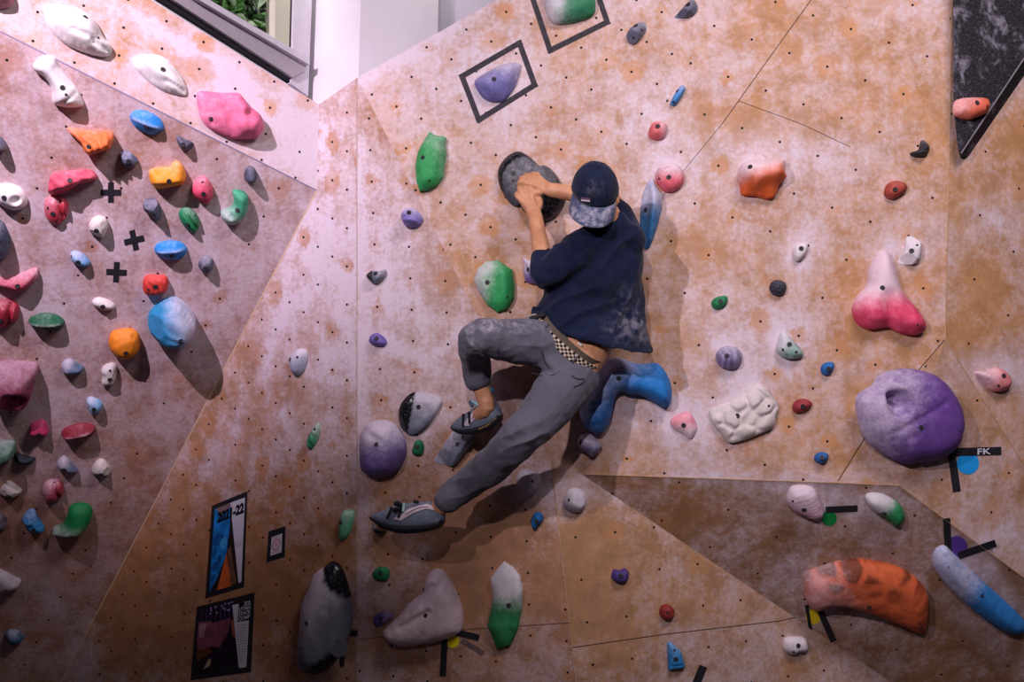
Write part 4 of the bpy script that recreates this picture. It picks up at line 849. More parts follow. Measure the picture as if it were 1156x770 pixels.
# ------------------------------------------------------------------ the climber
def smoothpts(pts, rad, sub=4):
    if len(pts) < 3 or sub < 2: return list(pts), list(rad)
    op, orr = [], []
    n = len(pts)
    for i in range(n-1):
        p0, p1, p2, p3 = pts[max(i-1, 0)], pts[i], pts[i+1], pts[min(i+2, n-1)]
        for j in range(sub):
            t = j/sub
            op.append(.5*((2*p1)+(p2-p0)*t+(2*p0-5*p1+4*p2-p3)*t*t+(3*p1-p0-3*p2+p3)*t**3))
            orr.append(tuple(a+(b-a)*t for a, b in zip(rad[i], rad[i+1])))
    op.append(pts[-1]); orr.append(rad[-1]); return op, orr
def tube(buf, pts, rad, ref=None, n=16, sub=4, cap=True, wob=None):
    """closed tapering limb; rad entries are r or (in-picture radius, depth radius)"""
    rad = [(r, r) if not isinstance(r, tuple) else r for r in rad]
    pts, rad = smoothpts(pts, rad, sub)
    V, Fc = buf; ref = ref or -FWD; rings = []
    tg = [(pts[min(i+1, len(pts)-1)]-pts[max(i-1, 0)]).normalized() for i in range(len(pts))]
    P_, R_, T_ = [], [], []
    if cap:
        for k in (.97, .75, .4):
            c = math.sqrt(1-k*k); r = rad[0]; m = min(r)
            P_.append(pts[0]-tg[0]*m*k); R_.append((r[0]*c, r[1]*c)); T_.append(tg[0])
    P_ += pts; R_ += rad; T_ += tg
    if cap:
        for k in (.4, .75, .97):
            c = math.sqrt(1-k*k); r = rad[-1]; m = min(r)
            P_.append(pts[-1]+tg[-1]*m*k); R_.append((r[0]*c, r[1]*c)); T_.append(tg[-1])
    b0 = len(V)
    for i, (p, r, t) in enumerate(zip(P_, R_, T_)):
        a = t.cross(ref)
        if a.length < 1e-3: a = t.cross(Vector((.3, .5, .8)))
        a.normalize(); b = a.cross(t).normalized()
        for k in range(n):
            th = 2*math.pi*k/n; w = 1+(wob(i/len(P_), th) if wob else 0)
            V.append(p+a*math.cos(th)*r[0]*w+b*math.sin(th)*r[1]*w)
    for i in range(len(P_)-1):
        for k in range(n): Fc.append((b0+i*n+k, b0+i*n+(k+1) % n, b0+(i+1)*n+(k+1) % n, b0+(i+1)*n+k))
    Fc.append(tuple(b0+k for k in range(n-1, -1, -1))); Fc.append(tuple(b0+(len(P_)-1)*n+k for k in range(n)))
def ring_loft(buf, secs, n=48, sub=4, wob=None):
    """secs: (centre, half-axis a, half-axis b) ellipses joined into one closed skin"""
    flat_ = [(c, (*a, *b)) for c, a, b in secs]
    pts, rr = smoothpts([c for c, _ in flat_], [r for _, r in flat_], sub)
    V, Fc = buf; b0 = len(V)
    for i, (c, r) in enumerate(zip(pts, rr)):
        a, b = Vector(r[:3]), Vector(r[3:])
        for k in range(n):
            th = 2*math.pi*k/n; w = 1+(wob(i/len(pts), th) if wob else 0)
            # slightly squared ellipse
            ct, st = math.cos(th), math.sin(th); q = (abs(ct)**2.5+abs(st)**2.5)**(-1/2.5)
            V.append(c+(a*ct+b*st)*q*w)
    m = len(pts)
    for i in range(m-1):
        for k in range(n): Fc.append((b0+i*n+k, b0+i*n+(k+1) % n, b0+(i+1)*n+(k+1) % n, b0+(i+1)*n+k))
    Fc.append(tuple(b0+k for k in range(n-1, -1, -1))); Fc.append(tuple(b0+(m-1)*n+k for k in range(n)))
def ball(buf, c, ax, ay, az, n=16):
    V, Fc = buf; b0 = len(V); m = n//2
    V.append(c+az)
    for i in range(1, m):
        ph = math.pi*i/m
        for k in range(n): th = 2*math.pi*k/n; V.append(c+az*math.cos(ph)+(ax*math.cos(th)+ay*math.sin(th))*math.sin(ph))
    V.append(c-az); last = len(V)-1
    for k in range(n): Fc.append((b0, b0+1+k, b0+1+(k+1) % n)); Fc.append((last, last-n+(k+1) % n, last-n+k))
    for i in range(m-2):
        for k in range(n): Fc.append((b0+1+i*n+k, b0+1+(i+1)*n+k, b0+1+(i+1)*n+(k+1) % n, b0+1+i*n+(k+1) % n))
person = empty('person', Matrix.Translation(Q3(650, 400, 3.85)))
tag(person, 'person in navy T-shirt, backwards cap and grey trousers hanging sideways from the big disc hold', 'person')
PIV = person.matrix_world.inverted()
def skin(name, buf, mat, voxel=.006, smooth=3, parent=None, disp=None, remesh=True):
    V, Fc = buf
    me = bpy.data.meshes.new(name); me.from_pydata([tuple(v) for v in V], [], Fc); me.update()
    bm = bmesh.new(); bm.from_mesh(me); bmesh.ops.recalc_face_normals(bm, faces=bm.faces); bm.to_mesh(me); bm.free()
    o = bpy.data.objects.new(name, me); COL.objects.link(o)
    if remesh:
        r = o.modifiers.new('r', 'REMESH'); r.mode = 'VOXEL'; r.voxel_size = voxel
        if smooth: s = o.modifiers.new('s', 'SMOOTH'); s.factor = .5; s.iterations = smooth
        bpy.context.view_layer.update()
        nm = bpy.data.meshes.new_from_object(o.evaluated_get(bpy.context.evaluated_depsgraph_get()))
        o.modifiers.clear(); o.data = nm; bpy.data.meshes.remove(me); me = nm; me.name = name
    if disp:
        co = [v.co.copy() for v in me.vertices]; nn = [v.normal.copy() for v in me.vertices]
        for v, c, n_ in zip(me.vertices, co, nn): v.co = c+n_*disp(c)
    me.materials.clear(); me.materials.append(mat)
    me.polygons.foreach_set('use_smooth', [True]*len(me.polygons)); me.update()
    o.parent = parent or person; o.matrix_parent_inverse = PIV.copy() if (parent is None or parent == person) else Matrix.Identity(4)
    return o
def mk(name, V, Fc, mat, parent=None, smooth=True):
    o = mobj(name, V, Fc, mat, smooth=smooth)
    bm = bmesh.new(); bm.from_mesh(o.data); bmesh.ops.recalc_face_normals(bm, faces=bm.faces); bm.to_mesh(o.data); bm.free()
    o.parent = parent or person; o.matrix_parent_inverse = PIV.copy() if (parent is None or parent == person) else Matrix.Identity(4)
    return o
# --- materials
b = NB('skin'); tc = b.n('ShaderNodeTexCoord').outputs['Object']; n1 = b.noise(tc, 18, 4)
b.base(b.mix(b.sm(n1, .3, .7), srgb('B37A5C'), srgb('C99370')), .5, .35); b.b.inputs['Subsurface Weight'].default_value = .08; b.b.inputs['Subsurface Radius'].default_value = (.012, .005, .003); mSkin = b.m
def cloth(name, col, col2, wscale=(9, 30, 9), bumpd=.006, chalk=0.0, cscale=7, rough=.85, fine=420):
    b = NB(name); tc = b.n('ShaderNodeTexCoord').outputs['Object']
    n1 = b.noise(tc, 6, 4); n2 = b.noise(tc, fine, 2)
    mp = b.n('ShaderNodeMapping'); b.put(mp.inputs[0], tc); mp.inputs['Scale'].default_value = wscale; mp.inputs['Rotation'].default_value = (.3, .5, .4)
    n3 = b.noise(mp.outputs[0], 1.0, 3, .5, .8)
    c = b.mix(b.sm(n1, .3, .7), srgb(col), srgb(col2))
    c = b.mix(b.math('MULTIPLY', b.sm(n2, .4, .7), .35), c, tuple(x*.6 for x in srgb(col)[:3])+(1,))
    at = b.attr('chalk').outputs['Fac']
    f = b.math('MULTIPLY', at, b.sm(b.math('MULTIPLY_ADD', b.noise(tc, 45, 4), .6, b.math('MULTIPLY', b.noise(tc, 14, 3), .5)), .45, .8))
    c = b.mix(f, c, srgb('B9B2C2'))
    b.base(c, rough, .15); b.b.inputs['Sheen Weight'].default_value = .1
    b.bump(b.math('ADD', n3, b.math('MULTIPLY', n2, .04)), .55, bumpd)
    return b.m
mShirt = cloth('navy cotton', '0B132B', '121B38', (5, 16, 5), .010)
mPants = cloth('grey trouser cloth', '54525F', '605D6B', (8, 26, 8), .008)
mCap = cloth('navy cap cloth', '0F1830', '141E3C', (12, 12, 12), .002)
mBrim = cloth('chalky cap brim cloth', '3A4260', '454D6C', (12, 12, 12), .002)
def chalk_at(o, fn):
    me = o.data; at = me.attributes.new('chalk', 'FLOAT', 'POINT')
    W = o.matrix_world
    at.data.foreach_set('value', [fn(*to_px(v.co)) for v in me.vertices])
def gauss(x, y, lst):
    t = 0
    for cx, cy, a, bb, k in lst: t += k*math.exp(-(((x-cx)/a)**2+((y-cy)/bb)**2))
    return min(1, t)
bpy.context.view_layer.update()
# --- key points (pixel, depth)
HD = Q3(672, 218, 3.80)
up_h = cv(.05, .70, .71).normalized(); face = cv(-.35, .45, -.75); face = (face-up_h*face.dot(up_h)).normalized(); side_h = up_h.cross(face).normalized()
sh_l, el_l, wr_l = Q3(648, 284, 3.80), Q3(616, 312, 3.80), Q3(604, 243, 4.03)
sh_r, el_r, wr_r = Q3(708, 270, 3.84), Q3(690, 226, 4.03), Q3(621, 214, 4.05)
hip_l, kn_l, an_l = Q3(622, 392, 3.84), Q3(538, 377, 3.70), Q3(547, 449, 3.98)
hip_r, kn_r, an_r = Q3(650, 420, 3.84), Q3(588, 493, 3.68), Q3(498, 572, 4.02)
neck = Q3(690, 256, 3.84)
# --- body: one continuous skin
bb = ([], [])
ball(bb, HD-up_h*.01, side_h*.070, face*.090, up_h*.09, 20)                       # skull
ball(bb, HD+face*.032-up_h*.062, side_h*.054, face*.056, up_h*.06, 16)             # jaw
ball(bb, HD+face*.086-up_h*.075, side_h*.022, face*.018, up_h*.018, 12)            # chin
tube(bb, [HD+face*.088-up_h*.008, HD+face*.104-up_h*.034, HD+face*.098-up_h*.04], [.008, .011, .012], n=10)   # nose
tube(bb, [HD+face*.089-up_h*.058-side_h*.02, HD+face*.094-up_h*.058, HD+face*.089-up_h*.058+side_h*.02], [.005, .0075, .005], n=8)  # lips
tube(bb, [HD+face*.082+up_h*.008-side_h*.04, HD+face*.089+up_h*.008, HD+face*.082+up_h*.008+side_h*.04], [.007, .006, .007], n=8)  # brow
for s in (-1, 1):                                                                   # ears
    e = HD+side_h*.072*s-up_h*.012-face*.008
    ball(bb, e, side_h*.010*s, face*.017-side_h*.004*s, up_h*.031, 12)
tube(bb, [HD-up_h*.05-face*.02, HD*.4+neck*.6-face*.012, neck+FWD*.01, neck-UPV*.03+FWD*.03], [(.054, .056), (.054, .056), (.056, .054), (.06, .04)], n=18)
er = Q3(695, 227, 3.775)                                                            # the ear that shows below the cap
ball(bb, er, cv(.010, 0, .004), cv(.004, .0, -.016), cv(.002, .028, .004), 12); tube(bb, [er, er*.5+HD*.5], [.016, .03], n=10)
# torso, seat
ring_loft(bb, [(Q3(690, 262, 3.87), cv(.06, .0, 0), cv(0, .02, .04)), (Q3(678, 284, 3.89), cv(.145, .02, 0), cv(.0, .02, .065)), (Q3(672, 318, 3.89), cv(.145, .0, 0), cv(0, 0, .08)),
               (Q3(664, 352, 3.87), cv(.135, -.02, 0), cv(0, 0, .092)), (Q3(653, 380, 3.86), cv(.128, -.065, 0), cv(0, -.01, .098)), (Q3(638, 400, 3.85), cv(.125, -.085, 0), cv(0, -.02, .105)), (Q3(624, 416, 3.85), cv(.07, -.05, 0), cv(0, -.01, .07))], n=32)
# arms
def arm(sh, el, wr): tube(bb, [sh, sh*.5+el*.5, el, el*.72+wr*.28, el*.35+wr*.65, wr], [.044, .043, .038, .041, .033, (.029, .024)], n=18, sub=5)
arm(sh_l, el_l, wr_l); arm(sh_r, el_r, wr_r)
def hand(wr, kn, nrm, thumb_sign, curl=(30, 62, 48)):
    X = (kn-wr).normalized(); N_ = (nrm-X*nrm.dot(X)).normalized(); S_h = N_.cross(X).normalized()*thumb_sign     # towards the thumb side
    L = (kn-wr).length
    kpos = []
    for i, (o_, back) in enumerate(((.031, .0), (.0105, .006), (-.0105, .002), (-.030, -.009))):
        k = wr+X*(L+back)+S_h*o_+N_*(.004-abs(o_)*.12); kpos.append(k)
        tube(bb, [wr+S_h*o_*.55+X*.004, wr*.5+k*.5+N_*.002, k], [(.013, .012), (.0125, .0115), (.0115, .011)], n=12, sub=3)
    tube(bb, [wr, wr*.5+kn*.5-N_*.006, kn-N_*.006-X*.012], [(.026, .016), (.034, .014), (.034, .011)], ref=N_, n=16, sub=3)       # palm
    for i, (k, ln) in enumerate(zip(kpos, (.94, 1.05, 1.0, .80))):
        p = k; d = X; pts = [k-X*.006]; sp = (1.5-i)*.03
        pts.append(k)
        for seg, (a, l) in enumerate(zip(curl, (.042, .027, .021))):
            a = math.radians(a+i*3); d2 = (d*math.cos(a)-N_*math.sin(a)); Nn = (N_*math.cos(a)+d*math.sin(a)); d, N2 = d2, Nn
            p = p+(d+S_h*sp).normalized()*l*ln; pts.append(p); N_s = N2
            # keep rolling the frame
            N_loc = N2; globals()['_n'] = N2; N_ = N2
        N_ = (nrm-X*nrm.dot(X)).normalized()
        tube(bb, pts, [.0105, .0108, .0095, .0085, .0068], n=12, sub=3)
    b0 = wr+X*.022+S_h*.020-N_*.006
    tube(bb, [b0-X*.008-S_h*.008, b0+X*.012+S_h*.014-N_*.006, b0+X*.042+S_h*.026-N_*.016, b0+X*.066+S_h*.022-N_*.026], [.013, .0125, .0105, .008], n=12, sub=3)
hand(wr_l, Q3(591, 216.5, 4.065), cv(-.25, .25, .93), -1)
hand(wr_r, Q3(599, 201, 4.075), cv(.0, .45, .9), -1 if False else 1)
# legs and feet
LEG_L = [hip_l+cv(.02, .0, .0), Q3(598, 386, 3.80), Q3(565, 384, 3.75), kn_l+cv(0, -.012, .01), Q3(536, 398, 3.82), Q3(538, 414, 3.90), Q3(540, 427, 3.975)]
LEG_R = [hip_r+cv(-.01, .0, .0), Q3(630, 446, 3.78), Q3(608, 472, 3.72), kn_r, Q3(558, 523, 3.80), Q3(528, 546, 3.90), Q3(505, 565, 3.985)]
tube(bb, LEG_L+[an_l], [.078, .072, .066, .048, .046, .042, .036, .034], n=18)
tube(bb, LEG_R+[an_r], [.080, .076, .068, .050, .048, .044, .036, .034], n=18)
toe_l, toe_r = Q3(519, 480, 4.16), Q3(431, 594, 4.20)
tube(bb, [an_l, Q3(548, 463, 4.0), toe_l], [.034, .033, .022], n=14); tube(bb, [an_r, Q3(482, 579, 4.06), toe_r], [.034, .033, .022], n=14)
body = skin('body', bb, mSkin, .005, 2)
# eyes
for s in (-1, 1):
    eb = ([], []); ball(eb, HD+face*.078-up_h*.008+side_h*.03*s, side_h*.011, face*.011, up_h*.011, 12); mk('eye', *eb, flat('eye white', 'E8E4E0', .2, .5))
# hair under the cap
hb = ([], []); ball(hb, HD-up_h*.022-face*.014, side_h*.074, face*.088, up_h*.076, 20)
skin('hair', hb, flat('dark brown hair', '1E1613', .6, .4, var=.3, scale=90), .005, 1)
# --- T-shirt
def rdg(v): return 1-2*abs(math.sin(v))**.7
def folds(c):
    x, y = to_px(c)
    w1 = 7*noise.noise(Vector((x/40, y/40, 0)))
    t = 0
    t += .0080*rdg((x*.42+y*.95+w1)/7.5)*math.exp(-((x-648)/52)**2-((y-350)/30)**2)     # drags towards the left hem
    t += .0080*rdg((x*.95+y*.36+w1)/8.5+.8)*math.exp(-((x-706)/30)**2-((y-345)/55)**2)
    t += .0070*rdg((x*.72+y*.62+w1)/7.0+.6)*math.exp(-((x-690)/34)**2-((y-285)/26)**2)
    t += .0060*rdg((x*.9-y*.35+w1)/7.0)*math.exp(-((x-636)/24)**2-((y-300)/34)**2)
    t += .012*noise.noise(Vector((c.x*9, c.y*9, c.z*9)))+.004*noise.noise(Vector((c.x*26, c.y*26, c.z*26)))
    return t
sb = ([], [])
def sec(lx, ly, rx, ry, d, bx, by, bz):
    l, r = Q3(lx, ly, d), Q3(rx, ry, d); return ((l+r)/2, (r-l)/2, cv(bx, by, bz))
ring_loft(sb, [sec(672, 254, 706, 248, 3.85, 0, .035, .06), sec(656, 262, 714, 256, 3.86, 0, .03, .085), sec(634, 272, 719, 264, 3.86, 0, .02, .105), sec(622, 288, 723, 280, 3.865, 0, .01, .118), sec(617, 310, 726, 302, 3.87, 0, 0, .125),
               sec(614, 330, 727, 332, 3.87, 0, -.005, .13), sec(606, 346, 729, 360, 3.87, 0, -.02, .135), sec(601, 353, 732, 384, 3.87, .018, -.040, .14), sec(602, 357, 734, 392, 3.87, .028, -.056, .143)], n=56, sub=4)
tube(sb, [sh_l+cv(.02, .0, .0), sh_l*.6+el_l*.4+cv(0, .0, .01), Q3(617, 311, 3.80), Q3(613.5, 290, 3.87)], [.075, .068, .058, .050], n=20, sub=5)      # left sleeve
tube(sb, [sh_r, sh_r*.5+el_r*.5, el_r*.75+sh_r*.25], [.072, .062, .054], n=20)                                                                    # right sleeve
tube(sb, [Q3(603, 349, 3.83), Q3(607, 362, 3.80), Q3(618, 366, 3.79)], [.022, .026, .018], n=14)                                                   # bunched hem tail
shirt = skin('t_shirt', sb, mShirt, .006, 4, disp=folds)
chalk_at(shirt, lambda x, y: gauss(x, y, [(708, 358, 16, 26, .35), (726, 372, 8, 22, .3), (690, 370, 20, 10, .12)]))
# neckband
def ring_tube(buf, c, a, b_, r, n=40, m=8, a0=0, a1=2*math.pi):
    V, Fc = buf; b0 = len(V); full = abs(a1-a0-2*math.pi) < 1e-6; nn = n if full else n+1
    for i in range(nn):
        th = a0+(a1-a0)*i/n; p = c+a*math.cos(th)+b_*math.sin(th); rad = (a*math.cos(th)+b_*math.sin(th)).normalized(); ax = a.cross(b_).normalized()
        for k in range(m): ph = 2*math.pi*k/m; V.append(p+(rad*math.cos(ph)+ax*math.sin(ph))*r)
    for i in range(n if full else n):
        j = (i+1) % nn
        for k in range(m): Fc.append((b0+i*m+k, b0+i*m+(k+1) % m, b0+j*m+(k+1) % m, b0+j*m+k))
nbuf = ([], []); ring_tube(nbuf, Q3(689, 252, 3.85), cv(.064, .012, 0), cv(0, .02, .066), .006)
nb_ = mk('neckband', *nbuf, mShirt, shirt)
# --- trousers
def pfold(c):
    x, y = to_px(c); t = 0; w1 = 5*noise.noise(Vector((x/26, y/26, 5)))
    t += .0055*rdg((x*.8-y*.6+w1)/5.0)*math.exp(-((x-632)/32)**2-((y-404)/24)**2)
    t += .0065*rdg((x*.45+y*.9+w1)/5.2+.5)*math.exp(-((x-592)/26)**2-((y-495)/28)**2)
    t += .0055*rdg((x*.97-y*.1+w1)/5.0)*math.exp(-((x-542)/20)**2-((y-395)/30)**2)
    t += .0045*rdg((x*.35+y*.9+w1)/5.6)*math.exp(-((x-520)/28)**2-((y-550)/28)**2)
    t += .0040*rdg((x*.2+y*.98+w1)/5.0)*math.exp(-((x-600)/34)**2-((y-378)/20)**2)
    t += .008*noise.noise(Vector((c.x*11, c.y*11, c.z*11)))+.003*noise.noise(Vector((c.x*34, c.y*34, c.z*34)))
    return t
wc, wa, wb = Q3(641, 388, 3.86), cv(.108, -.092, .0), cv(-.02, -.028, .108)
pb = ([], [])
ring_loft(pb, [(wc, wa, wb), (Q3(634, 399, 3.855), cv(.118, -.098, 0), cv(-.015, -.02, .118)), (Q3(625, 410, 3.85), cv(.112, -.098, 0), cv(-.01, -.02, .118)), (Q3(617, 419, 3.85), cv(.075, -.07, 0), cv(0, -.01, .085))], n=40)
tube(pb, LEG_L, [(.105, .10), (.092, .095), (.083, .085), (.066, .07), (.064, .066), (.060, .06), (.057, .058)], n=22, sub=5)
tube(pb, LEG_R, [(.108, .105), (.104, .10), (.090, .09), (.078, .08), (.071, .072), (.064, .064), (.056, .058)], n=22, sub=5)
pants = skin('trousers', pb, mPants, .006, 3, disp=pfold)
chalk_at(pants, lambda x, y: gauss(x, y, [(545, 366, 20, 10, .8), (575, 366, 22, 12, .6), (533, 392, 8, 20, .7), (600, 372, 16, 10, .25)]))
# hems, seams, pockets
mSeamD = flat('dark trouser seam', '2B2A33', .9)
def pathtube(name, pts, r, mat, parent, n=8, sub=4):
    bf = ([], []); tube(bf, pts, [r]*len(pts), n=n, sub=sub); return mk(name, *bf, mat, parent)
from mathutils.bvhtree import BVHTree
def surf(o, px, py, lift=.002):
    bv = BVHTree.FromPolygons([v.co for v in o.data.vertices], [tuple(p.vertices) for p in o.data.polygons])
    r = ray(px, py).normalized(); h_ = bv.ray_cast(CAM, r)
    return h_[0]-r*lift if h_[0] else Q3(px, py, 3.75)
for pl_ in ([(612, 398), (615, 408), (619, 414)], [(645, 424), (652, 428), (659, 428)], [(648, 437), (655, 434), (660, 430)]):
    pathtube('pocket_seam', [surf(pants, *p, .0005) for p in pl_], .0028, mSeamD, pants)
pathtube('inseam', [surf(pants, *p, -.001) for p in ((600, 421), (612, 424), (622, 424), (632, 420))], .0022, mSeamD, pants)
for cx, hm in ((Q3(538.5, 434, 3.985), an_l), (Q3(504, 565, 3.985), an_r)):
    pass
# belt: woven black and tan
b = NB('woven belt'); uvn = b.n('ShaderNodeUVMap', uv_map='plane').outputs[0]
chk = b.n('ShaderNodeTexChecker'); b.put(chk.inputs[0], uvn); chk.inputs['Scale'].default_value = 1; chk.inputs[1].default_value = srgb('C9B8A4'); chk.inputs[2].default_value = srgb('1A1718')
b.base(chk.outputs[0], .8, .2)
def band(name, c, a, b_, ax, hgt, thick, mat, n=72, uvk=(1, 1), parent=None, a0=0, a1=2*math.pi):
    V, Fc, U = [], [], []
    for i in range(n+1):
        th = a0+(a1-a0)*i/n; q = (abs(math.cos(th))**2.5+abs(math.sin(th))**2.5)**(-.4)
        rad = (a*math.cos(th)+b_*math.sin(th))*q
        for kk, (rr, hh) in enumerate(((1, -.5), (1+thick, -.5), (1+thick, .5), (1, .5))):
            V.append(c+rad*rr+ax*hgt*hh); U.append((i/n*uvk[0], (hh+.5)*uvk[1]))
    for i in range(n):
        for k in range(4): Fc.append((4*i+k, 4*i+(k+1) % 4, 4*i+4+(k+1) % 4, 4*i+4+k))
    o = mobj(name, V, Fc, mat, smooth=False, uvs=U)
    bm = bmesh.new(); bm.from_mesh(o.data); bmesh.ops.recalc_face_normals(bm, faces=bm.faces); bm.to_mesh(o.data); bm.free()
    o.parent = parent or person; o.matrix_parent_inverse = PIV.copy() if (parent is None or parent == person) else Matrix.Identity(4); return o
bax = wa.cross(wb).normalized()
if bax.dot(UPV) < 0: bax = -bax
belt = band('belt', wc+bax*.008, wa*1.10, wb*1.11, bax, .036, .04, b.m, uvk=(90, 4))
band('waistband', wc+bax*.036, wa*1.05, wb*1.06, bax, .024, .02, flat('olive waistband', '5E5248', .85, .1, var=.1, scale=30))
for (x, y) in ((650, 404), (618, 366)):
    pathtube('belt_loop', [surf(belt, x-3, y+5, .003), surf(belt, x, y, .005), surf(belt, x+3.5, y-5, .003)], .004, mPants, belt)
bk = ([], []); ring_tube(bk, Q3(601, 361, 3.80), cv(.022, .012, .006), cv(-.008, .015, .01), .0045)
mk('belt_buckle', *bk, flat('buckle grey', '8A8478', .5, .4), belt)
pathtube('belt_end', [Q3(592, 364, 3.81), Q3(597, 361, 3.80), Q3(607, 358, 3.79), Q3(613, 356, 3.785)], .012, flat('black webbing', '141418', .7), belt)
pathtube('belt_strap', [Q3(604, 368, 3.79), Q3(608, 362, 3.785), Q3(612, 356, 3.78)], .004, flat('tan webbing', 'A8926A', .7), belt)
pathtube('tag', [surf(body, 653.5, 388, .002), surf(body, 656, 390, .002)], .006, flat('white cloth tag', 'D8CFC8', .7), shirt)
# --- cap
RC = Q3(671.5, 216, 3.80); cx_, cf, cz_ = side_h*.088, face*.102, up_h*.118
V, Fc = [], []; nU, nV_ = 48, 14
for i in range(nV_+1):
    ph = math.pi/2*i/nV_
    for k in range(nU):
        th = 2*math.pi*k/nU; pan = 1-.012*abs(math.cos(3*th))**8*math.cos(ph)
        V.append(RC+(cx_*math.cos(th)+cf*math.sin(th))*(max(.004, math.cos(ph)**.86))*pan+cz_*math.sin(ph))
for i in range(nV_):
    for k in range(nU): Fc.append((i*nU+k, i*nU+(k+1) % nU, (i+1)*nU+(k+1) % nU, (i+1)*nU+k))
Fc.append(tuple(nV_*nU+k for k in range(nU)))
capo = mk('cap', V, Fc, mCap); sm_ = capo.modifiers.new('thickness', 'SOLIDIFY'); sm_.thickness = .003
chalk_at(capo, lambda x, y: gauss(x, y, [(668, 212, 14, 8, .22), (660, 240, 16, 6, .4)]))
bt = ([], []); ball(bt, RC+cz_*1.0, cx_.normalized()*.008, cf.normalized()*.008, up_h*.005, 12); mk('button', *bt, mCap, capo)
for k in range(6):
    th = math.pi/6+k*math.pi/3
    pathtube('seam', [RC+(cx_*math.cos(th)+cf*math.sin(th))*max(.004, math.cos(p)**.86)*1.004+cz_*math.sin(p)*1.004 for p in (0, .4, .8, 1.2, 1.5)], .0012, flat('cap stitching', '0C1226', .8), capo, n=6)
# brim points backwards, down over the nape
bd = (-face*.97+side_h*.0); V, Fc = [], []; nb1, nb2 = 32, 10
leftish = RGT*-1
bq = cv(-.20, -.68, .70); bq = (bq-up_h*bq.dot(up_h)).normalized(); bs_ = up_h.cross(bq).normalized()
def elr(d):  # radius of the cap rim along a direction
    x, y = d.dot(side_h)/.088, d.dot(face)/.102; return 1/math.sqrt(x*x+y*y)
for i in range(nb1+1):
    th = math.radians(-68+136*i/nb1); d = bq*math.cos(th)+bs_*math.sin(th); p0 = RC+d*elr(d)*.99
    for j in range(nb2+1):
        t = j/nb2; ln = .086*(max(0, math.cos(th*1.28))**.40)
        V.append(p0+bq*ln*t+bs_*math.sin(th)*.004*t-up_h*(.030*t**1.2+.022*(math.sin(th)**2)*t)-up_h*.002)
w_ = nb2+1
for i in range(nb1):
    for j in range(nb2): Fc.append((i*w_+j, (i+1)*w_+j, (i+1)*w_+j+1, i*w_+j+1))
brim = mk('brim', V, Fc, mBrim, capo); s2 = brim.modifiers.new('thickness', 'SOLIDIFY'); s2.thickness = .004; s2.offset = 0
chalk_at(brim, lambda x, y: .75)
def lab(name, x0, y0, x1, y1, mat, lift):
    vs = []
    N = 6
    for i in range(N+1):
        t = i/N
        for (yy) in (0, 1): vs.append(surf(capo, x0+(x1-x0)*t, y0+(y1-y0)*yy+1.1*t-.4, lift))
    fs = [(2*i, 2*i+1, 2*i+3, 2*i+2) for i in range(N)]
    o = mk(name, vs, fs, mat, capo, smooth=False); s = o.modifiers.new('thickness', 'SOLIDIFY'); s.thickness = .0015; s.offset = 0; return o
lab('label_patch', 655, 222.5, 667, 228, flat('dark label', '2A2438', .8), .002)
lab('label_stripe', 656, 223.2, 666, 224.8, flat('plum label', '6A4A66', .8), .0035); lab('label_stripe', 656, 225.4, 666, 227.2, flat('pale pink label', 'D0BCC8', .8), .0035)
# --- climbing shoes
mShoe = flat('slate shoe microsuede', '6A7284', .75, .25, var=.12, scale=60); mRub = flat('black shoe rubber', '16181F', .55, .35, var=.2, scale=40); mPan = flat('pinkish white shoe panel', 'CDBCC6', .7, .2, var=.06, scale=50)
mTeal = flat('teal pull loop', '1F5C78', .6); mStrap = flat('dark shoe strap', '1E2028', .7, .2)
def shoe(heel, toe, upv, side, prof, sole, opening, dirs):
    """loft along heel->toe; prof rows: t, bottom, top, half width (metres, measured along upv)"""
    ax = toe-heel; L = ax.length; X = ax/L; U_ = (upv-X*upv.dot(X)).normalized(); Wd = X.cross(U_).normalized()
    if Wd.dot(-FWD) < 0: Wd = -Wd                      # Wd faces the camera
    def build(name, rows, mat, parent=None, n=20):
        pts, rr = smoothpts([heel+X*L*t+U_*(b0+t0)/2 for t, b0, t0, w_ in rows], [((t0-b0)/2, w_) for t, b0, t0, w_ in rows], 4)
        V, Fc = [], []
        for p, r in zip(pts, rr):
            for k in range(n):
                th = 2*math.pi*k/n; ct, st = math.cos(th), math.sin(th); q = (abs(ct)**2.6+abs(st)**2.6)**(-1/2.6)
                V.append(p+U_*ct*r[0]*q+Wd*st*r[1]*q)
        for i in range(len(pts)-1):
            for k in range(n): Fc.append((i*n+k, i*n+(k+1) % n, (i+1)*n+(k+1) % n, (i+1)*n+k))
        Fc.append(tuple(range(n-1, -1, -1))); Fc.append(tuple((len(pts)-1)*n+k for k in range(n)))
        o = mk(name, V, Fc, mat, parent); return o
    sh = build('climbing_shoe', prof, mShoe)
    build('sole', sole, mRub, sh)
    bv = BVHTree.FromPolygons([v.co for v in sh.data.vertices], [tuple(p.vertices) for p in sh.data.polygons])
    def on(t, u, lift=.0015):
        o_ = heel+X*L*t+U_*u+Wd*.2; hh = bv.ray_cast(o_, -Wd)
        return (hh[0] if hh[0] else heel+X*L*t+U_*u+Wd*.03)+Wd*lift
    return sh, on, X, U_, Wd, L
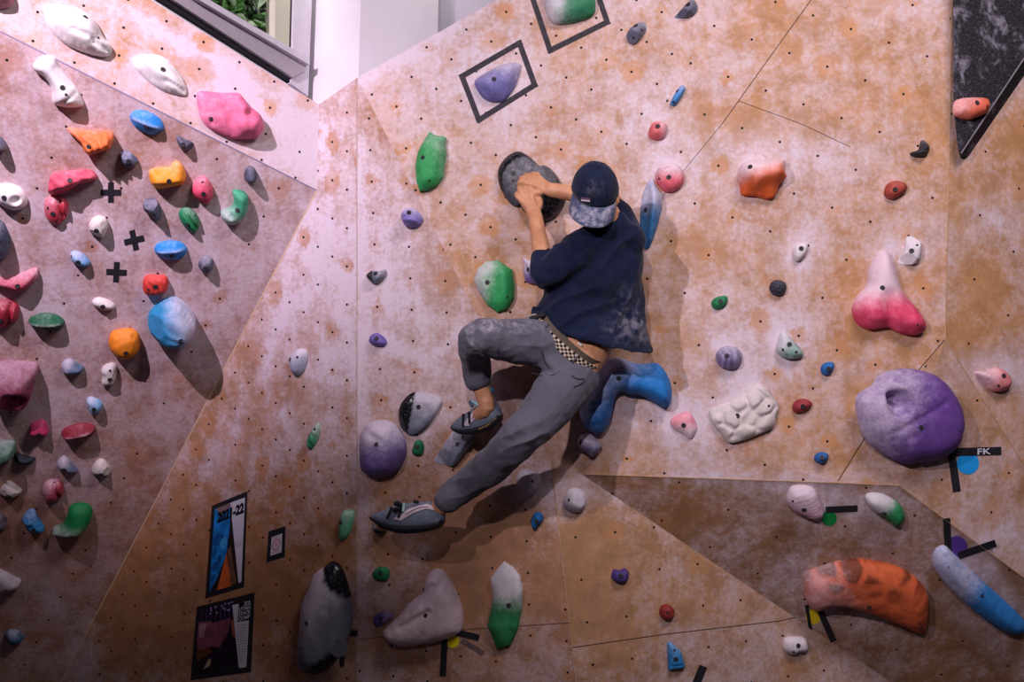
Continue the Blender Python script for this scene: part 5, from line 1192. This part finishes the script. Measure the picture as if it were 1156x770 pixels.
def patch_strip(name, top, bot, on, Wd, mat, parent, lift=.002):
    vs = []; N = 18
    for i in range(N+1):
        t = i/N
        def ev(pl):
            f = t*(len(pl)-1); k = min(int(f), len(pl)-2); w = f-k; return (pl[k][0]*(1-w)+pl[k+1][0]*w, pl[k][1]*(1-w)+pl[k+1][1]*w)
        a, c_ = ev(top), ev(bot)
        for j in range(5):
            s = j/4; vs.append(on(a[0]*(1-s)+c_[0]*s, a[1]*(1-s)+c_[1]*s, lift))
    fs = [(5*i+j, 5*i+j+1, 5*i+5+j+1, 5*i+5+j) for i in range(N) for j in range(4)]
    o = mk(name, vs, fs, mat, parent); s = o.modifiers.new('thickness', 'SOLIDIFY'); s.thickness = .002; s.offset = 0; return o
# lowest shoe, toe on the small black ball
shR, on, X, U_, Wd, L = shoe(Q3(499, 581, 4.02), Q3(420.5, 585, 4.17), UPV+RGT*.05, None,
    [(-.02, -.022, .030, .018), (.04, -.044, .050, .034), (.18, -.054, .056, .040), (.32, -.060, .056, .042), (.5, -.060, .054, .045), (.68, -.048, .044, .047), (.85, -.024, .028, .042), (.97, -.004, .016, .026), (1.01, .002, .012, .010)], 
    [(-.015, -.030, -.004, .016), (.05, -.052, -.018, .033), (.2, -.064, -.026, .040), (.4, -.070, -.024, .044), (.6, -.066, -.016, .048), (.8, -.044, -.002, .047), (.93, -.018, .008, .035), (1.02, -.002, .010, .014)], None, None)
patch_strip('side_panel', [(.02, .036), (.15, .048), (.35, .040), (.62, -.006)], [(.03, .020), (.15, .030), (.33, .014), (.50, -.014)], on, Wd, mPan, shR)
pathtube('panel_line', [on(.12, .038, .004), on(.25, .036, .004), on(.42, .014, .004)], .0014, flat('dark panel print', '3A3440', .7), shR)
for t0 in (.50, .66): pathtube('strap', [on(t0+.02, .005, .003), on(t0-.02, .030, .004), heel_ if False else on(t0-.03, .036, .006)+U_*.006], .006, mStrap, shR)
pathtube('strap_end', [Q3(452, 571, 4.06), Q3(449, 568, 4.04), Q3(447, 569, 4.04)], .010, mStrap, shR)
pathtube('strap_end', [Q3(445, 576, 4.05), Q3(450, 574, 4.04)], .009, mStrap, shR)
pathtube('strap_end', [Q3(471, 567, 4.03), Q3(468, 566, 4.03)], .007, mStrap, shR)
pathtube('buckle', [Q3(456, 569, 4.06), Q3(455, 577, 4.04)], .006, flat('pale green buckle', '86A89A', .6), shR)
pathtube('pull_loop', [Q3(496, 570, 3.99), Q3(493, 563, 3.975), Q3(497, 560, 3.97)], .006, mTeal, shR); pathtube('pull_loop', [Q3(499, 578, 3.98), Q3(503, 572, 3.965), Q3(507, 573, 3.965)], .005, mTeal, shR)
# upper shoe, pressed on the grey wedge
shL, on, X, U_, Wd, L = shoe(Q3(561.5, 464, 3.99), Q3(512, 482.5, 4.165), cv(-.45, .9, .0), None,
    [(-.02, -.018, .034, .018), (.04, -.038, .054, .034), (.18, -.048, .060, .040), (.34, -.050, .050, .041), (.5, -.047, .042, .044), (.68, -.038, .037, .046), (.85, -.018, .025, .041), (.97, -.002, .015, .025), (1.01, .002, .010, .010)],
    [(-.015, -.026, .0, .016), (.05, -.048, -.012, .033), (.2, -.060, -.024, .039), (.4, -.062, -.020, .043), (.6, -.055, -.012, .047), (.8, -.038, .0, .046), (.93, -.017, .006, .034), (1.02, -.002, .008, .014)], None, None)
patch_strip('side_panel', [(.03, .052), (.2, .046), (.42, .030), (.66, -.004)], [(.10, .030), (.22, .020), (.38, .004), (.52, -.014)], on, Wd, mPan, shL)
pathtube('panel_line', [on(.16, .034, .004), on(.28, .027, .004), on(.40, .012, .004)], .0014, flat('dark panel print', '3A3440', .7), shL)
patch_strip('sole_line', [(.0, -.022), (.2, -.034), (.38, -.036)], [(.0, -.027), (.2, -.039), (.38, -.041)], lambda t, u, l: on(t, max(u, -.03), l)+U_*(min(0, u+.03))+Wd*.003, Wd, flat('mustard sole line', '8A6A3A', .7), shL)
for t0 in (.46, .60): pathtube('strap', [on(t0+.02, .0, .003), on(t0-.02, .026, .004), on(t0-.03, .032, .006)+U_*.006], .006, mStrap, shL)
pathtube('strap_end', [Q3(531, 454, 4.03), Q3(533, 458, 4.02)], .008, flat('grey strap end', '4A5568', .7), shL)
pathtube('buckle', [Q3(533, 453, 4.03), Q3(540, 457, 4.01)], .007, flat('pale teal strap', '8AB0B8', .6), shL)
pathtube('pull_loop', [Q3(551, 446, 3.95), Q3(552, 438, 3.94), Q3(556, 441, 3.94)], .007, mTeal, shL)
# ------------------------------------------------------------------ light
def aim(o, tgt):
    o.rotation_euler = (tgt-o.location).to_track_quat('-Z', 'Y').to_euler()
def spot(name, loc, tgt, power, ang, blend, size, col):
    l = bpy.data.lights.new(name, 'SPOT'); l.energy = power; l.spot_size = math.radians(ang); l.spot_blend = blend; l.shadow_soft_size = size; l.color = col
    o = bpy.data.objects.new(name, l); COL.objects.link(o); o.location = loc; aim(o, tgt); return o
def area(name, loc, tgt, power, sx, sy, col):
    l = bpy.data.lights.new(name, 'AREA'); l.energy = power; l.shape = 'RECTANGLE'; l.size = sx; l.size_y = sy; l.color = col
    o = bpy.data.objects.new(name, l); COL.objects.link(o); o.location = loc; aim(o, tgt); return o
spot('spot_lamp', Vector((-2.2, 0.5, 4.25)), P3(40, 0, 4.0), 1120, 51, 1, .03, (1, .81, 1))
spot('spot_lamp', Vector((-1.9, 0.1, 3.25)), P3(800, 190, 4.2), 450, 57, 1, .04, (1, .88, .97))
spot('spot_lamp', Vector((-0.3, -0.1, 3.1)), P3(880, 320, 4.2), 210, 64, 1, .04, (1, .89, .95))
area('overhead_fill', Vector((1.7, 1.1, 4.9)), P3(900, 520, 4.2), 105, 1.6, .8, (1, .90, .93))  # unseen overhead fill, added to light the right and lower facets
area('daylight', Vector((-1.0, 4.6, 5.2)), P3(270, 20, 6.6), 30, 1.5, 1.5, (1, 1, .95))
w = bpy.data.worlds.new('world'); SC.world = w; w.use_nodes = True
w.node_tree.nodes['Background'].inputs[0].default_value = (.80, .62, .95, 1); w.node_tree.nodes['Background'].inputs[1].default_value = .035
SC.view_settings.exposure = -.10
